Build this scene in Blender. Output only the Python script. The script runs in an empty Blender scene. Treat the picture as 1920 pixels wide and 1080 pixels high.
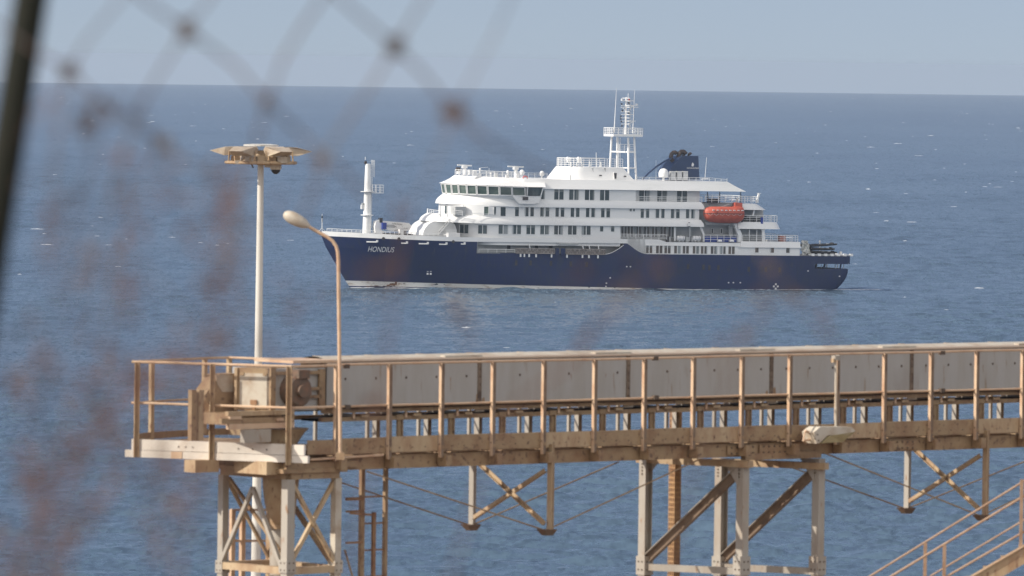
import bpy, math, random
from mathutils import Vector, Matrix
# ---------------------------------------------------------------- camera, sky, sun
scene = bpy.context.scene
col = scene.collection
PI = math.pi
FPX = 14440.0                 # focal length in pixels of the 1920 px wide frame
CH = 44.0                     # camera height above the sea
RE = 6.371e6
PITCH = math.atan(427.2/FPX)
ROLL = math.radians(0.746)
CAM = Vector((0.0, 0.0, CH))
_f = Vector((0, math.cos(PITCH), -math.sin(PITCH)))
_u0 = Vector((0, math.sin(PITCH), math.cos(PITCH)))
_r0 = Vector((1, 0, 0))
_r = _r0*math.cos(ROLL) + _u0*math.sin(ROLL)
_u = _u0*math.cos(ROLL) - _r0*math.sin(ROLL)
cam_d = bpy.data.cameras.new('camera')
cam = bpy.data.objects.new('camera', cam_d); col.objects.link(cam)
M = Matrix((( _r.x, _u.x, -_f.x, CAM.x), (_r.y, _u.y, -_f.y, CAM.y), (_r.z, _u.z, -_f.z, CAM.z), (0, 0, 0, 1)))
cam.matrix_world = M
cam_d.sensor_width = 36.0
cam_d.lens = FPX/1920*36.0
cam_d.clip_start = 0.3
cam_d.clip_end = 80000.0
cam_d.dof.use_dof = True
cam_d.dof.focus_distance = 1450.0
cam_d.dof.aperture_fstop = 9.0
scene.camera = cam
scene.view_settings.view_transform = 'Standard'
scene.view_settings.look = 'None'
scene.view_settings.exposure = 0.40
scene.view_settings.gamma = 1.0
SUN_EL = math.radians(33.0)
SUN_DIR = Vector((-0.965, -0.262, 0)).normalized()*math.cos(SUN_EL) + Vector((0, 0, math.sin(SUN_EL)))   # towards the sun
SKY_LIFT = 0.10; FILL_CLOUD = 12.0; SKY_TINT = (1.06, .93, .98, 1)
world = bpy.data.worlds.new('World'); scene.world = world; world.use_nodes = True
wn = world.node_tree; wn.nodes.clear()
sky = wn.nodes.new('ShaderNodeTexSky'); sky.sky_type = 'NISHITA'; sky.sun_disc = False
sky.sun_elevation = SUN_EL
sky.sun_rotation = math.atan2(SUN_DIR.x, SUN_DIR.y)
sky.altitude = 0; sky.air_density = 1.0; sky.dust_density = 0.6; sky.ozone_density = 2.0
bg = wn.nodes.new('ShaderNodeBackground'); bg.inputs['Strength'].default_value = 0.086
wo = wn.nodes.new('ShaderNodeOutputWorld')
_tc = wn.nodes.new('ShaderNodeTexCoord'); _sx = wn.nodes.new('ShaderNodeSeparateXYZ'); _cx = wn.nodes.new('ShaderNodeCombineXYZ')
_mx = wn.nodes.new('ShaderNodeMath'); _mx.operation = 'MAXIMUM'; _mx.inputs[1].default_value = 0.0
_ad = wn.nodes.new('ShaderNodeMath'); _ad.operation = 'ADD'; _ad.inputs[1].default_value = SKY_LIFT
wn.links.new(_tc.outputs['Generated'], _sx.inputs[0]); wn.links.new(_sx.outputs[0], _cx.inputs[0]); wn.links.new(_sx.outputs[1], _cx.inputs[1])
wn.links.new(_sx.outputs[2], _mx.inputs[0]); wn.links.new(_mx.outputs[0], _ad.inputs[0]); wn.links.new(_ad.outputs[0], _cx.inputs[2])
wn.links.new(_cx.outputs[0], sky.inputs[0])      # the horizon dips below eye level, so the sky is drawn down to it
def _wm(op, a, b_=None, v=None):
    q = wn.nodes.new('ShaderNodeMath'); q.operation = op; wn.links.new(a, q.inputs[0])
    if b_ is not None: wn.links.new(b_, q.inputs[1])
    if v is not None: q.inputs[1].default_value = v
    return q.outputs[0]
def _wr(a, lo, hi):
    q = wn.nodes.new('ShaderNodeMapRange'); q.interpolation_type = 'SMOOTHSTEP'; q.inputs[1].default_value = lo; q.inputs[2].default_value = hi
    wn.links.new(a, q.inputs[0]); return q.outputs[0]
# bright cloud fill added behind the camera, out of view, to lift shaded sides
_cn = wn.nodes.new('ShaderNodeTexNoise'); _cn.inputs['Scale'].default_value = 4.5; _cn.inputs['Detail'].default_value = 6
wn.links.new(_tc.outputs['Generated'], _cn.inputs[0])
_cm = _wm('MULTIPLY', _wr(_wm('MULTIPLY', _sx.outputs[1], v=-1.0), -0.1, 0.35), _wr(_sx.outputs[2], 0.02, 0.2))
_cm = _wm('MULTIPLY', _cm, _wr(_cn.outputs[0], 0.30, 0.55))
_mixc = wn.nodes.new('ShaderNodeMix'); _mixc.data_type = 'RGBA'; _mixc.inputs[7].default_value = (FILL_CLOUD, FILL_CLOUD*.965, FILL_CLOUD*.92, 1)
_tint = wn.nodes.new('ShaderNodeMix'); _tint.data_type = 'RGBA'; _tint.blend_type = 'MULTIPLY'; _tint.inputs[0].default_value = 1.0
_tint.inputs[7].default_value = SKY_TINT; wn.links.new(sky.outputs[0], _tint.inputs[6])
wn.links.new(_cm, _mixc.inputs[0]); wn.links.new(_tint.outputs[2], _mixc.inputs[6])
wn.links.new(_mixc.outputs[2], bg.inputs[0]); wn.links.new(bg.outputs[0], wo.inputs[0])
sl = bpy.data.lights.new('sun', 'SUN'); sl.energy = 4.0; sl.angle = math.radians(0.5); sl.color = (1.0, 0.93, 0.82)
so = bpy.data.objects.new('sun', sl); col.objects.link(so)
so.rotation_euler = SUN_DIR.to_track_quat('Z', 'Y').to_euler()

def ray(px, py):
    d = _f + _r*((px-960)/FPX) + _u*((540-py)/FPX)
    return d
def project(p):
    v = p - CAM; w = v.dot(_f)
    return 960+FPX*v.dot(_r)/w, 540-FPX*v.dot(_u)/w
def P(px, py, depth):
    d = ray(px, py); return CAM + d*(depth/d.y)

class Frame:
    """a local frame: O origin, axes X, Y, Z; turns a pixel plus one known local coordinate into a local point"""
    def __init__(s, O, X, Y, Z):
        s.O, s.X, s.Y, s.Z = O, X, Y, Z
        s.M = Matrix(((X.x, Y.x, Z.x, O.x), (X.y, Y.y, Z.y, O.y), (X.z, Y.z, Z.z, O.z), (0, 0, 0, 1)))
        s.C = s.loc(CAM)
    def loc(s, p):
        v = p - s.O; return Vector((v.dot(s.X), v.dot(s.Y), v.dot(s.Z)))
    def world(s, l):
        return s.O + s.X*l[0] + s.Y*l[1] + s.Z*l[2]
    def fix(s, px, py, k, val):
        d = ray(px, py); dl = Vector((d.dot(s.X), d.dot(s.Y), d.dot(s.Z)))
        return s.C + dl*((val - s.C[k])/dl[k])
    def px(s, l): return project(s.world(l))
# ---------------------------------------------------------------- materials
def hexc(r, g, b):
    f = lambda c: ((c/255+0.055)/1.055)**2.4 if c/255 > 0.04045 else c/255/12.92
    return (f(r), f(g), f(b), 1)
def new_mat(name):
    m = bpy.data.materials.new(name); m.use_nodes = True
    nt = m.node_tree; b = nt.nodes['Principled BSDF']; return m, nt, b
def paint(name, c, rough=0.5, c2=None, scale=1.0, stretch=(1, 1, 1), lo=0.45, hi=0.65, metal=0.0, bump=0.0, detail=6, c3=None, s3=5.0, lo3=.6, hi3=.7):
    m, nt, b = new_mat(name)
    c = tuple(c)+(1,) if len(c) == 3 else c
    b.inputs['Base Color'].default_value = c; b.inputs['Roughness'].default_value = rough; b.inputs['Metallic'].default_value = metal
    N, L = nt.nodes, nt.links
    if c2 is not None:
        c2 = tuple(c2)+(1,) if len(c2) == 3 else c2
        tc = N.new('ShaderNodeTexCoord'); mp = N.new('ShaderNodeMapping'); mp.inputs['Scale'].default_value = stretch
        L.new(tc.outputs['Object'], mp.inputs[0])
        n = N.new('ShaderNodeTexNoise'); n.inputs['Scale'].default_value = scale; n.inputs['Detail'].default_value = detail; n.inputs['Roughness'].default_value = .65
        L.new(mp.outputs[0], n.inputs[0])
        r = N.new('ShaderNodeMapRange'); r.inputs[1].default_value = lo; r.inputs[2].default_value = hi
        L.new(n.outputs[0], r.inputs[0])
        mx = N.new('ShaderNodeMix'); mx.data_type = 'RGBA'; mx.inputs[6].default_value = c; mx.inputs[7].default_value = c2
        L.new(r.outputs[0], mx.inputs[0]); out = mx.outputs[2]
        if c3 is not None:
            n3 = N.new('ShaderNodeTexNoise'); n3.inputs['Scale'].default_value = s3; n3.inputs['Detail'].default_value = 8
            L.new(mp.outputs[0], n3.inputs[0])
            r3 = N.new('ShaderNodeMapRange'); r3.inputs[1].default_value = lo3; r3.inputs[2].default_value = hi3
            L.new(n3.outputs[0], r3.inputs[0])
            m3 = N.new('ShaderNodeMix'); m3.data_type = 'RGBA'; m3.inputs[7].default_value = tuple(c3)+(1,)
            L.new(out, m3.inputs[6]); L.new(r3.outputs[0], m3.inputs[0]); out = m3.outputs[2]
        L.new(out, b.inputs['Base Color'])
        if bump:
            bp = N.new('ShaderNodeBump'); bp.inputs['Strength'].default_value = bump; bp.inputs['Distance'].default_value = 0.01
            L.new(n.outputs[0], bp.inputs['Height']); L.new(bp.outputs[0], b.inputs['Normal'])
    return m
MT = {}
MT['ship_white'] = paint('ship_white', (.78, .78, .77), .45, (.66, .67, .66), .35, (.25, 1, 1.3), .5, .8)
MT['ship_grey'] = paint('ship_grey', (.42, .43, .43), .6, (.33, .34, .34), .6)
MT['deck_grey'] = paint('deck_grey', (.28, .30, .31), .8, (.2, .2, .2), .8)
MT['navy'] = paint('navy', (.003, .017, .085), .6, (.010, .020, .060), .12, (.5, 1, .25), .4, .75, c3=(.014, .026, .062), s3=2.2, lo3=.52, hi3=.72)
MT['boot_top'] = paint('boot_top', (.66, .65, .62), .6, (.34, .27, .20), .9, (.5, 1, 1.5), .55, .66, c3=(.03, .03, .035), s3=1.5, lo3=.64, hi3=.67)
MT['glass'] = paint('glass', (.035, .055, .062), .12, (.085, .11, .115), .5, (1, 1, .3), .45, .6)
MT['glass_brown'] = paint('glass_brown', (.07, .07, .068), .2, (.12, .10, .085), .7, (1, 1, .3), .4, .6)
MT['glass_green'] = paint('glass_green', (.06, .095, .085), .1, (.12, .16, .14), .45, (1, 1, 2), .4, .6)
MT['orange'] = paint('orange', (.50, .10, .058), .55, (.40, .075, .048), 1.0)
MT['dark'] = paint('dark', (.03, .03, .035), .6, (.05, .05, .05), 3)
MT['black_rubber'] = paint('black_rubber', (.015, .015, .018), .55, (.03, .03, .03), 2)
MT['blue_paint'] = paint('blue_paint', (.02, .05, .28), .5)
MT['funnel_blue'] = paint('funnel_blue', (.022, .045, .11), .5, (.03, .05, .1), .3)
MT['funnel_light'] = paint('funnel_light', (.12, .22, .38), .5)
MT['exhaust'] = paint('exhaust', (.045, .038, .036), .7, (.09, .055, .042), 1.5)
MT['letter'] = paint('letter', (.70, .70, .70), .5)
MT['faded_red'] = paint('faded_red', (.42, .17, .14), .7)
MT['salt_streak'] = paint('salt_streak', (.035, .045, .085), .8, (.06, .055, .07), 2)
MT['red'] = paint('red', (.6, .06, .05), .5)
MT['tarpaulin'] = paint('tarpaulin', (.62, .62, .58), .8, (.2, .2, .2), 1.6, (1, 1, .5), .5, .6)
# ---------------------------------------------------------------- mesh builder
class MB:
    def __init__(s): s.v = []; s.f = []; s.m = []; s.mats = []; s.g = []
    def mi(s, mat):
        if mat not in s.mats: s.mats.append(mat)
        return s.mats.index(mat)
    def add(s, vs, fs, mat):
        o = len(s.v); k = s.mi(mat); s.g.append((o, len(s.f))); s.v += [tuple(v) for v in vs]
        for f in fs: s.f.append(tuple(i+o for i in f)); s.m.append(k)
        return s
    def box(s, c, h, mat, X=Vector((1, 0, 0)), Y=Vector((0, 1, 0)), Z=Vector((0, 0, 1)), ch=0):
        c = Vector(c); vs = []
        for sz in (-1, 1):
            for sx, sy in ((-1, -1), (1, -1), (1, 1), (-1, 1)):
                vs.append(c + X*h[0]*sx + Y*h[1]*sy + Z*h[2]*sz)
        return s.add(vs, [(3, 2, 1, 0), (4, 5, 6, 7), (0, 1, 5, 4), (1, 2, 6, 5), (2, 3, 7, 6), (3, 0, 4, 7)], mat)
    def bb(s, x0, x1, y0, y1, z0, z1, mat):
        return s.box(((x0+x1)/2, (y0+y1)/2, (z0+z1)/2), (abs(x1-x0)/2, abs(y1-y0)/2, abs(z1-z0)/2), mat)
    def bar(s, a, b, w, h, mat, up=Vector((0, 0, 1))):
        a = Vector(a); b = Vector(b); X = (b-a); L = X.length
        if L < 1e-9: return s
        X /= L; Y = up.cross(X)
        if Y.length < 1e-3: Y = Vector((0, 1, 0)).cross(X)
        Y.normalize(); Z = X.cross(Y)
        return s.box((a+b)/2, (L/2, w/2, h/2), mat, X, Y, Z)
    def angle(s, a, b, w, th, mat, up=Vector((0, 0, 1)), flip=1):
        """an L section steel bar"""
        a = Vector(a); b = Vector(b); X = (b-a).normalized(); Y = up.cross(X)
        if Y.length < 1e-3: Y = Vector((0, 1, 0)).cross(X)
        Y.normalize(); Z = X.cross(Y); L = (b-a).length; c = (a+b)/2
        s.box(c+Y*(w/2), (L/2, w/2, th/2), mat, X, Y, Z)
        s.box(c+Z*flip*(w/2+th/2), (L/2, th/2, w/2), mat, X, Y, Z)
        return s
    def channel(s, a, b, dep, fl, th, mat, side=1, up=Vector((0, 0, 1))):
        """web upright, flanges towards side*Y"""
        a = Vector(a); b = Vector(b); X = (b-a).normalized(); Y = up.cross(X).normalized(); Z = X.cross(Y); L = (b-a).length; c = (a+b)/2
        s.box(c, (L/2, th/2, dep/2), mat, X, Y, Z)
        for q in (-1, 1): s.box(c+Z*q*(dep/2-th/2)+Y*side*(fl/2+th/2), (L/2, fl/2, th/2), mat, X, Y, Z)
        return s
    def tube(s, pts, r, mat, n=8, cap=True):
        pts = [Vector(p) for p in pts]
        rs = r if isinstance(r, (list, tuple)) else [r]*len(pts)
        vs = []; fs = []; prev = None
        for i, p in enumerate(pts):
            t = (pts[min(i+1, len(pts)-1)]-pts[max(i-1, 0)])
            t = t.normalized() if t.length > 1e-9 else Vector((0, 0, 1))
            if prev is None:
                u = t.cross(Vector((0, 0, 1)))
                if u.length < 1e-2: u = t.cross(Vector((0, 1, 0)))
            else: u = prev - t*prev.dot(t)
            u.normalize(); prev = u; w = t.cross(u)
            for k in range(n):
                A = 2*PI*(k+.5)/n; vs.append(p + u*math.cos(A)*rs[i] + w*math.sin(A)*rs[i])
        for i in range(len(pts)-1):
            for k in range(n):
                k2 = (k+1) % n; fs.append((i*n+k, i*n+k2, (i+1)*n+k2, (i+1)*n+k))
        if cap: fs.append(tuple(range(n))[::-1]); fs.append(tuple((len(pts)-1)*n+k for k in range(n)))
        return s.add(vs, fs, mat)
    def lathe(s, c, prof, mat, n=16, ax=Vector((0, 0, 1))):
        c = Vector(c); ax = ax.normalized(); u = ax.cross(Vector((1, 0, 0)))
        if u.length < 1e-2: u = ax.cross(Vector((0, 1, 0)))
        u.normalize(); w = ax.cross(u); vs = []; fs = []
        for r, z in prof:
            for k in range(n):
                A = 2*PI*k/n; vs.append(c + ax*z + (u*math.cos(A)+w*math.sin(A))*r)
        for i in range(len(prof)-1):
            for k in range(n):
                k2 = (k+1) % n; fs.append((i*n+k, i*n+k2, (i+1)*n+k2, (i+1)*n+k))
        fs.append(tuple(range(n))[::-1]); fs.append(tuple((len(prof)-1)*n+k for k in range(n)))
        return s.add(vs, fs, mat)
    def prism(s, poly, d, mat):
        """poly: 3-D points of a planar outline; d: extrusion vector"""
        n = len(poly); d = Vector(d); vs = [Vector(p) for p in poly] + [Vector(p)+d for p in poly]
        fs = [tuple(range(n))[::-1], tuple(range(n, 2*n))] + [(i, (i+1) % n, n+(i+1) % n, n+i) for i in range(n)]
        return s.add(vs, fs, mat)
    def loft(s, rings, mat, cap0=True, cap1=True):
        n = len(rings[0]); vs = [p for r in rings for p in r]; fs = []
        for i in range(len(rings)-1):
            for k in range(n):
                k2 = (k+1) % n; fs.append((i*n+k, i*n+k2, (i+1)*n+k2, (i+1)*n+k))
        if cap0: fs.append(tuple(range(n))[::-1])
        if cap1: fs.append(tuple((len(rings)-1)*n+k for k in range(n)))
        return s.add(vs, fs, mat)
    def build(s, name, parent=None, smooth=False, mw=None):
        me = bpy.data.meshes.new(name); me.from_pydata([tuple(v) for v in s.v], [], s.f)
        for m in s.mats: me.materials.append(MT[m])
        me.polygons.foreach_set('material_index', s.m)
        me.update()
        import bmesh
        bm = bmesh.new(); bm.from_mesh(me); bmesh.ops.recalc_face_normals(bm, faces=bm.faces); bm.to_mesh(me); bm.free()
        if smooth:
            me.polygons.foreach_set('use_smooth', [True]*len(me.polygons))
            me.set_sharp_from_angle(angle=math.radians(smooth if smooth > 1 else 35))
        o = bpy.data.objects.new(name, me); col.objects.link(o)
        if parent is not None: o.parent = parent
        elif mw is not None: o.matrix_world = mw
        return o
def build_each(mb, name, parent, per=1):
    """one object for each primitive (or each run of `per` primitives) collected in mb"""
    gs = mb.g + [(len(mb.v), len(mb.f))]; out = []
    for i in range(0, len(mb.g), per):
        (v0, f0), (v1, f1) = gs[i], gs[min(i+per, len(mb.g))]
        q = MB(); q.v = mb.v[v0:v1]; q.mats = list(mb.mats); q.f = [tuple(k-v0 for k in f) for f in mb.f[f0:f1]]; q.m = mb.m[f0:f1]
        out.append(q.build(name, parent))
    return out
def tag(o, label=None, cat=None, group=None, kind=None):
    if label: o['label'] = label
    if cat: o['category'] = cat
    if group: o['group'] = group
    if kind: o['kind'] = kind
    return o
def thing(name, label, cat, mw=None, group=None):
    o = bpy.data.objects.new(name, None); col.objects.link(o)
    o.empty_display_size = .2
    if mw is not None: o.matrix_world = mw
    return tag(o, label, cat, group)
def lerp(a, b, t): return a+(b-a)*t
# ---------------------------------------------------------------- sea, ground, haze
def sea_mat():
    m, nt, b = new_mat('sea_water'); N, L = nt.nodes, nt.links
    tc = N.new('ShaderNodeTexCoord')
    def noise(scale, stretch, detail=4, rough=.6, dist=0.0):
        mp = N.new('ShaderNodeMapping'); mp.inputs['Scale'].default_value = stretch; L.new(tc.outputs['Object'], mp.inputs[0])
        n = N.new('ShaderNodeTexNoise'); n.inputs['Scale'].default_value = scale; n.inputs['Detail'].default_value = detail
        n.inputs['Roughness'].default_value = rough; n.inputs['Distortion'].default_value = dist
        L.new(mp.outputs[0], n.inputs[0]); return n.outputs[0]
    def math_(op, a, b_=None, v=None):
        q = N.new('ShaderNodeMath'); q.operation = op; L.new(a, q.inputs[0])
        if b_ is not None: L.new(b_, q.inputs[1])
        if v is not None: q.inputs[1].default_value = v
        return q.outputs[0]
    def vnoise(scale, stretch, detail, rough, k):
        mp = N.new('ShaderNodeMapping'); mp.inputs['Scale'].default_value = stretch; L.new(tc.outputs['Object'], mp.inputs[0])
        n = N.new('ShaderNodeTexNoise'); n.inputs['Scale'].default_value = scale; n.inputs['Detail'].default_value = detail; n.inputs['Roughness'].default_value = rough
        L.new(mp.outputs[0], n.inputs[0])
        v = N.new('ShaderNodeVectorMath'); v.operation = 'SUBTRACT'; L.new(n.outputs['Color'], v.inputs[0]); v.inputs[1].default_value = (.5, .5, .5)
        w = N.new('ShaderNodeVectorMath'); w.operation = 'MULTIPLY'; L.new(v.outputs[0], w.inputs[0]); w.inputs[1].default_value = (k*.6, k, 0); return w.outputs[0]
    g = N.new('ShaderNodeNewGeometry')
    def vadd(a, b_):
        q = N.new('ShaderNodeVectorMath'); q.operation = 'ADD'; L.new(a, q.inputs[0]); L.new(b_, q.inputs[1]); return q.outputs[0]
    nv = vadd(g.outputs['Normal'], vnoise(.22, (1, .09, 1), 3, .6, .30))
    nv = vadd(nv, vnoise(1.4, (1, .40, 1), 2, .5, 1.35))
    nv = vadd(nv, vnoise(.62, (1, .14, 1), 3, .55, .85))
    nz = N.new('ShaderNodeVectorMath'); nz.operation = 'NORMALIZE'; L.new(nv, nz.inputs[0]); L.new(nz.outputs[0], b.inputs['Normal'])
    # water body: deep blue with broad patches of slightly greener and darker water
    pt = noise(.004, (1, .25, 1), 3, .5)
    r = N.new('ShaderNodeMapRange'); r.inputs[1].default_value = .35; r.inputs[2].default_value = .65; L.new(pt, r.inputs[0])
    mx = N.new('ShaderNodeMix'); mx.data_type = 'RGBA'; mx.inputs[6].default_value = (.070, .112, .163, 1); mx.inputs[7].default_value = (.084, .131, .183, 1)
    L.new(r.outputs[0], mx.inputs[0]); L.new(mx.outputs[2], b.inputs['Base Color'])
    b.inputs['Roughness'].default_value = .24; b.inputs['IOR'].default_value = 1.36
    return m
MT['sea'] = sea_mat()
MT['foam'] = paint('foam', (.50, .53, .57), .9)
MT['earth'] = paint('earth', (.20, .14, .095), .95, (.11, .08, .06), .3, bump=.5, c3=(.3, .22, .15), s3=2)

def wave_mesh():
    import numpy as np
    rng = np.random.default_rng(5)
    th = np.radians(np.concatenate([np.arange(-14, -4.5, .06), np.arange(-4.5, 4.5, .02), np.arange(4.5, 14.001, .06)])); rs = [480.0]
    while rs[-1] < 9000: rs.append(rs[-1]*1.00135 + .02)
    r = np.array(rs); R, T = np.meshgrid(r, th, indexing='ij'); X = R*np.sin(T); Y = R*np.cos(T); H = np.zeros_like(X)
    n = 64
    lam = np.exp(np.linspace(math.log(.9), math.log(15), n)); ang = rng.normal(0, .42, n) + math.radians(78); ph = rng.uniform(0, 2*PI, n)
    sl = .046*np.interp(np.log(lam), [math.log(.9), math.log(3), math.log(15)], [1.1, .95, .38])
    dth = np.gradient(th)[None, :]
    for i in range(n):
        k = 2*PI/lam[i]; a = sl[i]/k
        res = np.clip(lam[i]/(2.1*np.maximum(R*dth, R*.00135)), 0, 1)**1.5
        H += a*res*np.sin(k*(X*math.cos(ang[i]) + Y*math.sin(ang[i])) + ph[i] + .6*np.sin(X*.03+ph[i]*3)*np.sin(Y*.021+ph[i]))
    gust = .75 + .35*np.sin(X*.011+Y*.0043+1)*np.sin(Y*.0061-X*.004) + .2*np.sin(X*.037-Y*.016)
    H *= gust
    H = H + .55*np.clip(H, 0, None)**1.5        # sharper crests
    e = np.clip((14.0-np.abs(np.degrees(T)))/1.0, 0, 1)*np.clip((R-480)/25, 0, 1)*np.clip((9000-R)/1500, 0, 1)
    # calmer in the lee right along the hull
    H *= e
    Z = H - R*R/(2*RE)
    nr, nt_ = X.shape; V = np.stack([X, Y, Z], -1).reshape(-1, 3)
    i = np.arange(nr*nt_).reshape(nr, nt_); F = np.stack([i[:-1, :-1], i[:-1, 1:], i[1:, 1:], i[1:, :-1]], -1).reshape(-1, 4)
    return V, F
def build_sea():
    import numpy as np
    V, F = wave_mesh()
    angs = [-180.0+10*k for k in range(12)] + [-60.0+2.3*k for k in range(20)] + [-14.0+.5*k for k in range(56)] + [14.0+2.3*k for k in range(20)] + [60.0+10*k for k in range(12)]
    rs = [230, 300, 380, 480]; r = 480
    while r*1.035 < 8900: r *= 1.035; rs.append(r)
    rs.append(9000); r = 9000
    while r*1.035 < 27000: r *= 1.035; rs.append(r)
    vs = [(0, 0, 0)]; fs = []; n = len(angs)
    for r in rs:
        for A in angs:
            t = math.radians(A); vs.append((r*math.sin(t), r*math.cos(t), -r*r/(2*RE)))
    for k in range(n): fs.append((0, 1+(k+1) % n, 1+k, 0))
    quads = []
    for i in range(len(rs)-1):
        for k in range(n):
            if 479 < rs[i] < 8990 and -14.01 < angs[k] and angs[k] < 13.9: continue
            k2 = (k+1) % n; quads.append((1+i*n+k, 1+i*n+k2, 1+(i+1)*n+k2, 1+(i+1)*n+k))
    tris = np.array([(0, 1+(k+1) % n, 1+k) for k in range(n)]); Q = np.array(quads)
    V2 = np.array(vs, dtype=float)
    allV = np.concatenate([V, V2]); Q = np.concatenate([F, Q+len(V)]); tris = tris+len(V)
    me = bpy.data.meshes.new('sea'); me.vertices.add(len(allV)); me.vertices.foreach_set('co', allV.astype(np.float32).ravel())
    nl = Q.size+tris.size; me.loops.add(nl); me.loops.foreach_set('vertex_index', np.concatenate([Q.ravel(), tris.ravel()]).astype(np.int32))
    me.polygons.add(len(Q)+len(tris))
    me.polygons.foreach_set('loop_start', np.concatenate([np.arange(len(Q))*4, Q.size+np.arange(len(tris))*3]).astype(np.int32))
    me.polygons.foreach_set('use_smooth', np.ones(len(Q)+len(tris), dtype=bool))
    me.update(calc_edges=True); me.validate(); me.materials.append(MT['sea'])
    o = bpy.data.objects.new('sea', me); col.objects.link(o); tag(o, kind='structure')
    import bmesh
    if me.polygons[len(Q)//2].normal.z < 0: me.flip_normals()
build_sea()
def build_foam():
    rnd = random.Random(11); mb = MB()
    ctr = [(math.radians(rnd.uniform(-5.2, 5.2)), rnd.random()**.9) for _ in range(90)]
    for i in range(560):
        t = math.radians(rnd.uniform(-5.2, 5.2)); u = rnd.random()**.8
        if rnd.random() < .5: c_ = rnd.choice(ctr); t = c_[0]+math.radians(rnd.gauss(0, .22)); u = min(1, max(0, c_[1]+rnd.gauss(0, .02)))
        r = 620*(17000/620)**(u**.85)
        if r < 1700 and rnd.random() < .65: continue
        x, y = r*math.sin(t), r*math.cos(t)
        big = rnd.random() < .22
        L = rnd.uniform(.35, 1.1)*(1.9 if big else 1)*(.55+.45*min(1.6, r/2500)); hgt = rnd.uniform(.07, .16)*(1.7 if big else 1)*(.5+.5*min(2, r/2500))
        yaw = rnd.uniform(-.4, .4)
        X = Vector((math.cos(yaw), math.sin(yaw), 0)); Y = Vector((-X.y, X.x, 0)); z0 = -r*r/(2*RE)+.05
        n = 7; front = []; top = []; back = []
        for k in range(n):
            s = (k/(n-1)-.5)*2; e = max(0, 1-s*s)*rnd.uniform(.35, 1)
            p = Vector((x, y, z0))+X*s*L
            w = L*.22*e+.05
            jy = rnd.uniform(-.1, .1)*L
            front.append(p - Y*(w-jy)); top.append(p + Y*jy + Vector((0, 0, hgt*e+.01))); back.append(p + Y*(w*1.6+jy))
        vs = front+top+back; fs = []
        for k in range(n-1):
            fs.append((k, k+1, n+k+1, n+k)); fs.append((n+k, n+k+1, 2*n+k+1, 2*n+k))
        mb.add(vs, fs, 'foam')
    o = mb.build('whitecap_foam', smooth=60); tag(o, 'small white foam crests scattered over the open blue sea', 'sea foam', kind='stuff')
build_foam()
def build_ground():
    # the headland and quay the photographer stands on; it falls away below the picture
    xs = [-240, -160, -100, -60, -35, -20, -10, -5, 0, 5, 10, 20, 35, 60, 100, 160, 240]
    prof = [(-160, 42.3), (-60, 42.3), (-10, 42.35), (-2, 42.35), (3, 42.3), (9, 41.4), (20, 38.6), (40, 34), (70, 30), (100, 26.5), (130, 24.5), (170, 23), (210, 21), (240, 19), (262, 15), (285, 8), (300, 1), (312, -4)]
    rnd = random.Random(3); vs = []; fs = []
    ys = []
    for i in range(len(prof)-1):
        for k in range(3): ys.append((lerp(prof[i][0], prof[i+1][0], k/3), lerp(prof[i][1], prof[i+1][1], k/3)))
    ys.append(prof[-1])
    for y, z in ys:
        for x in xs:
            j = 0 if (abs(y) < 6 and abs(x) < 8) else rnd.uniform(-.25, .25)
            vs.append((x + rnd.uniform(-1, 1)*(0 if abs(x) < 12 else 2), y + (rnd.uniform(-3, 3) if y > 250 else 0), z + j))
    n = len(xs)
    for i in range(len(ys)-1):
        for k in range(n-1): fs.append((i*n+k, i*n+k+1, (i+1)*n+k+1, (i+1)*n+k))
    mb = MB(); mb.add(vs, fs, 'earth'); o = mb.build('ground', smooth=40); tag(o, kind='structure')
build_ground()
def ground_z(y):
    prof = [(-160, 42.3), (3, 42.3), (9, 41.4), (20, 38.6), (40, 34), (70, 30), (100, 26.5), (130, 24.5), (170, 23), (210, 21), (240, 19), (262, 15)]
    for i in range(len(prof)-1):
        if prof[i][0] <= y <= prof[i+1][0]: return lerp(prof[i][1], prof[i+1][1], (y-prof[i][0])/(prof[i+1][0]-prof[i][0]))
    return 20
def build_haze():
    m = bpy.data.materials.new('haze'); m.use_nodes = True; nt = m.node_tree; nt.nodes.clear()
    v = nt.nodes.new('ShaderNodeVolumePrincipled'); o = nt.nodes.new('ShaderNodeOutputMaterial')
    v.inputs['Color'].default_value = (.68, .80, .95, 1); v.inputs['Density'].default_value = HAZE; v.inputs['Anisotropy'].default_value = .2
    nt.links.new(v.outputs[0], o.inputs['Volume']); MT['haze'] = m
    mb = MB(); mb.bb(-29000, 29000, -29000, 29000, -64, 48.5, 'haze')
    ob = mb.build('haze'); tag(ob, 'thin pale sea haze fading the far water', 'haze', kind='stuff')
HAZE = 4.0e-5
if HAZE > 0: build_haze()
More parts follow.
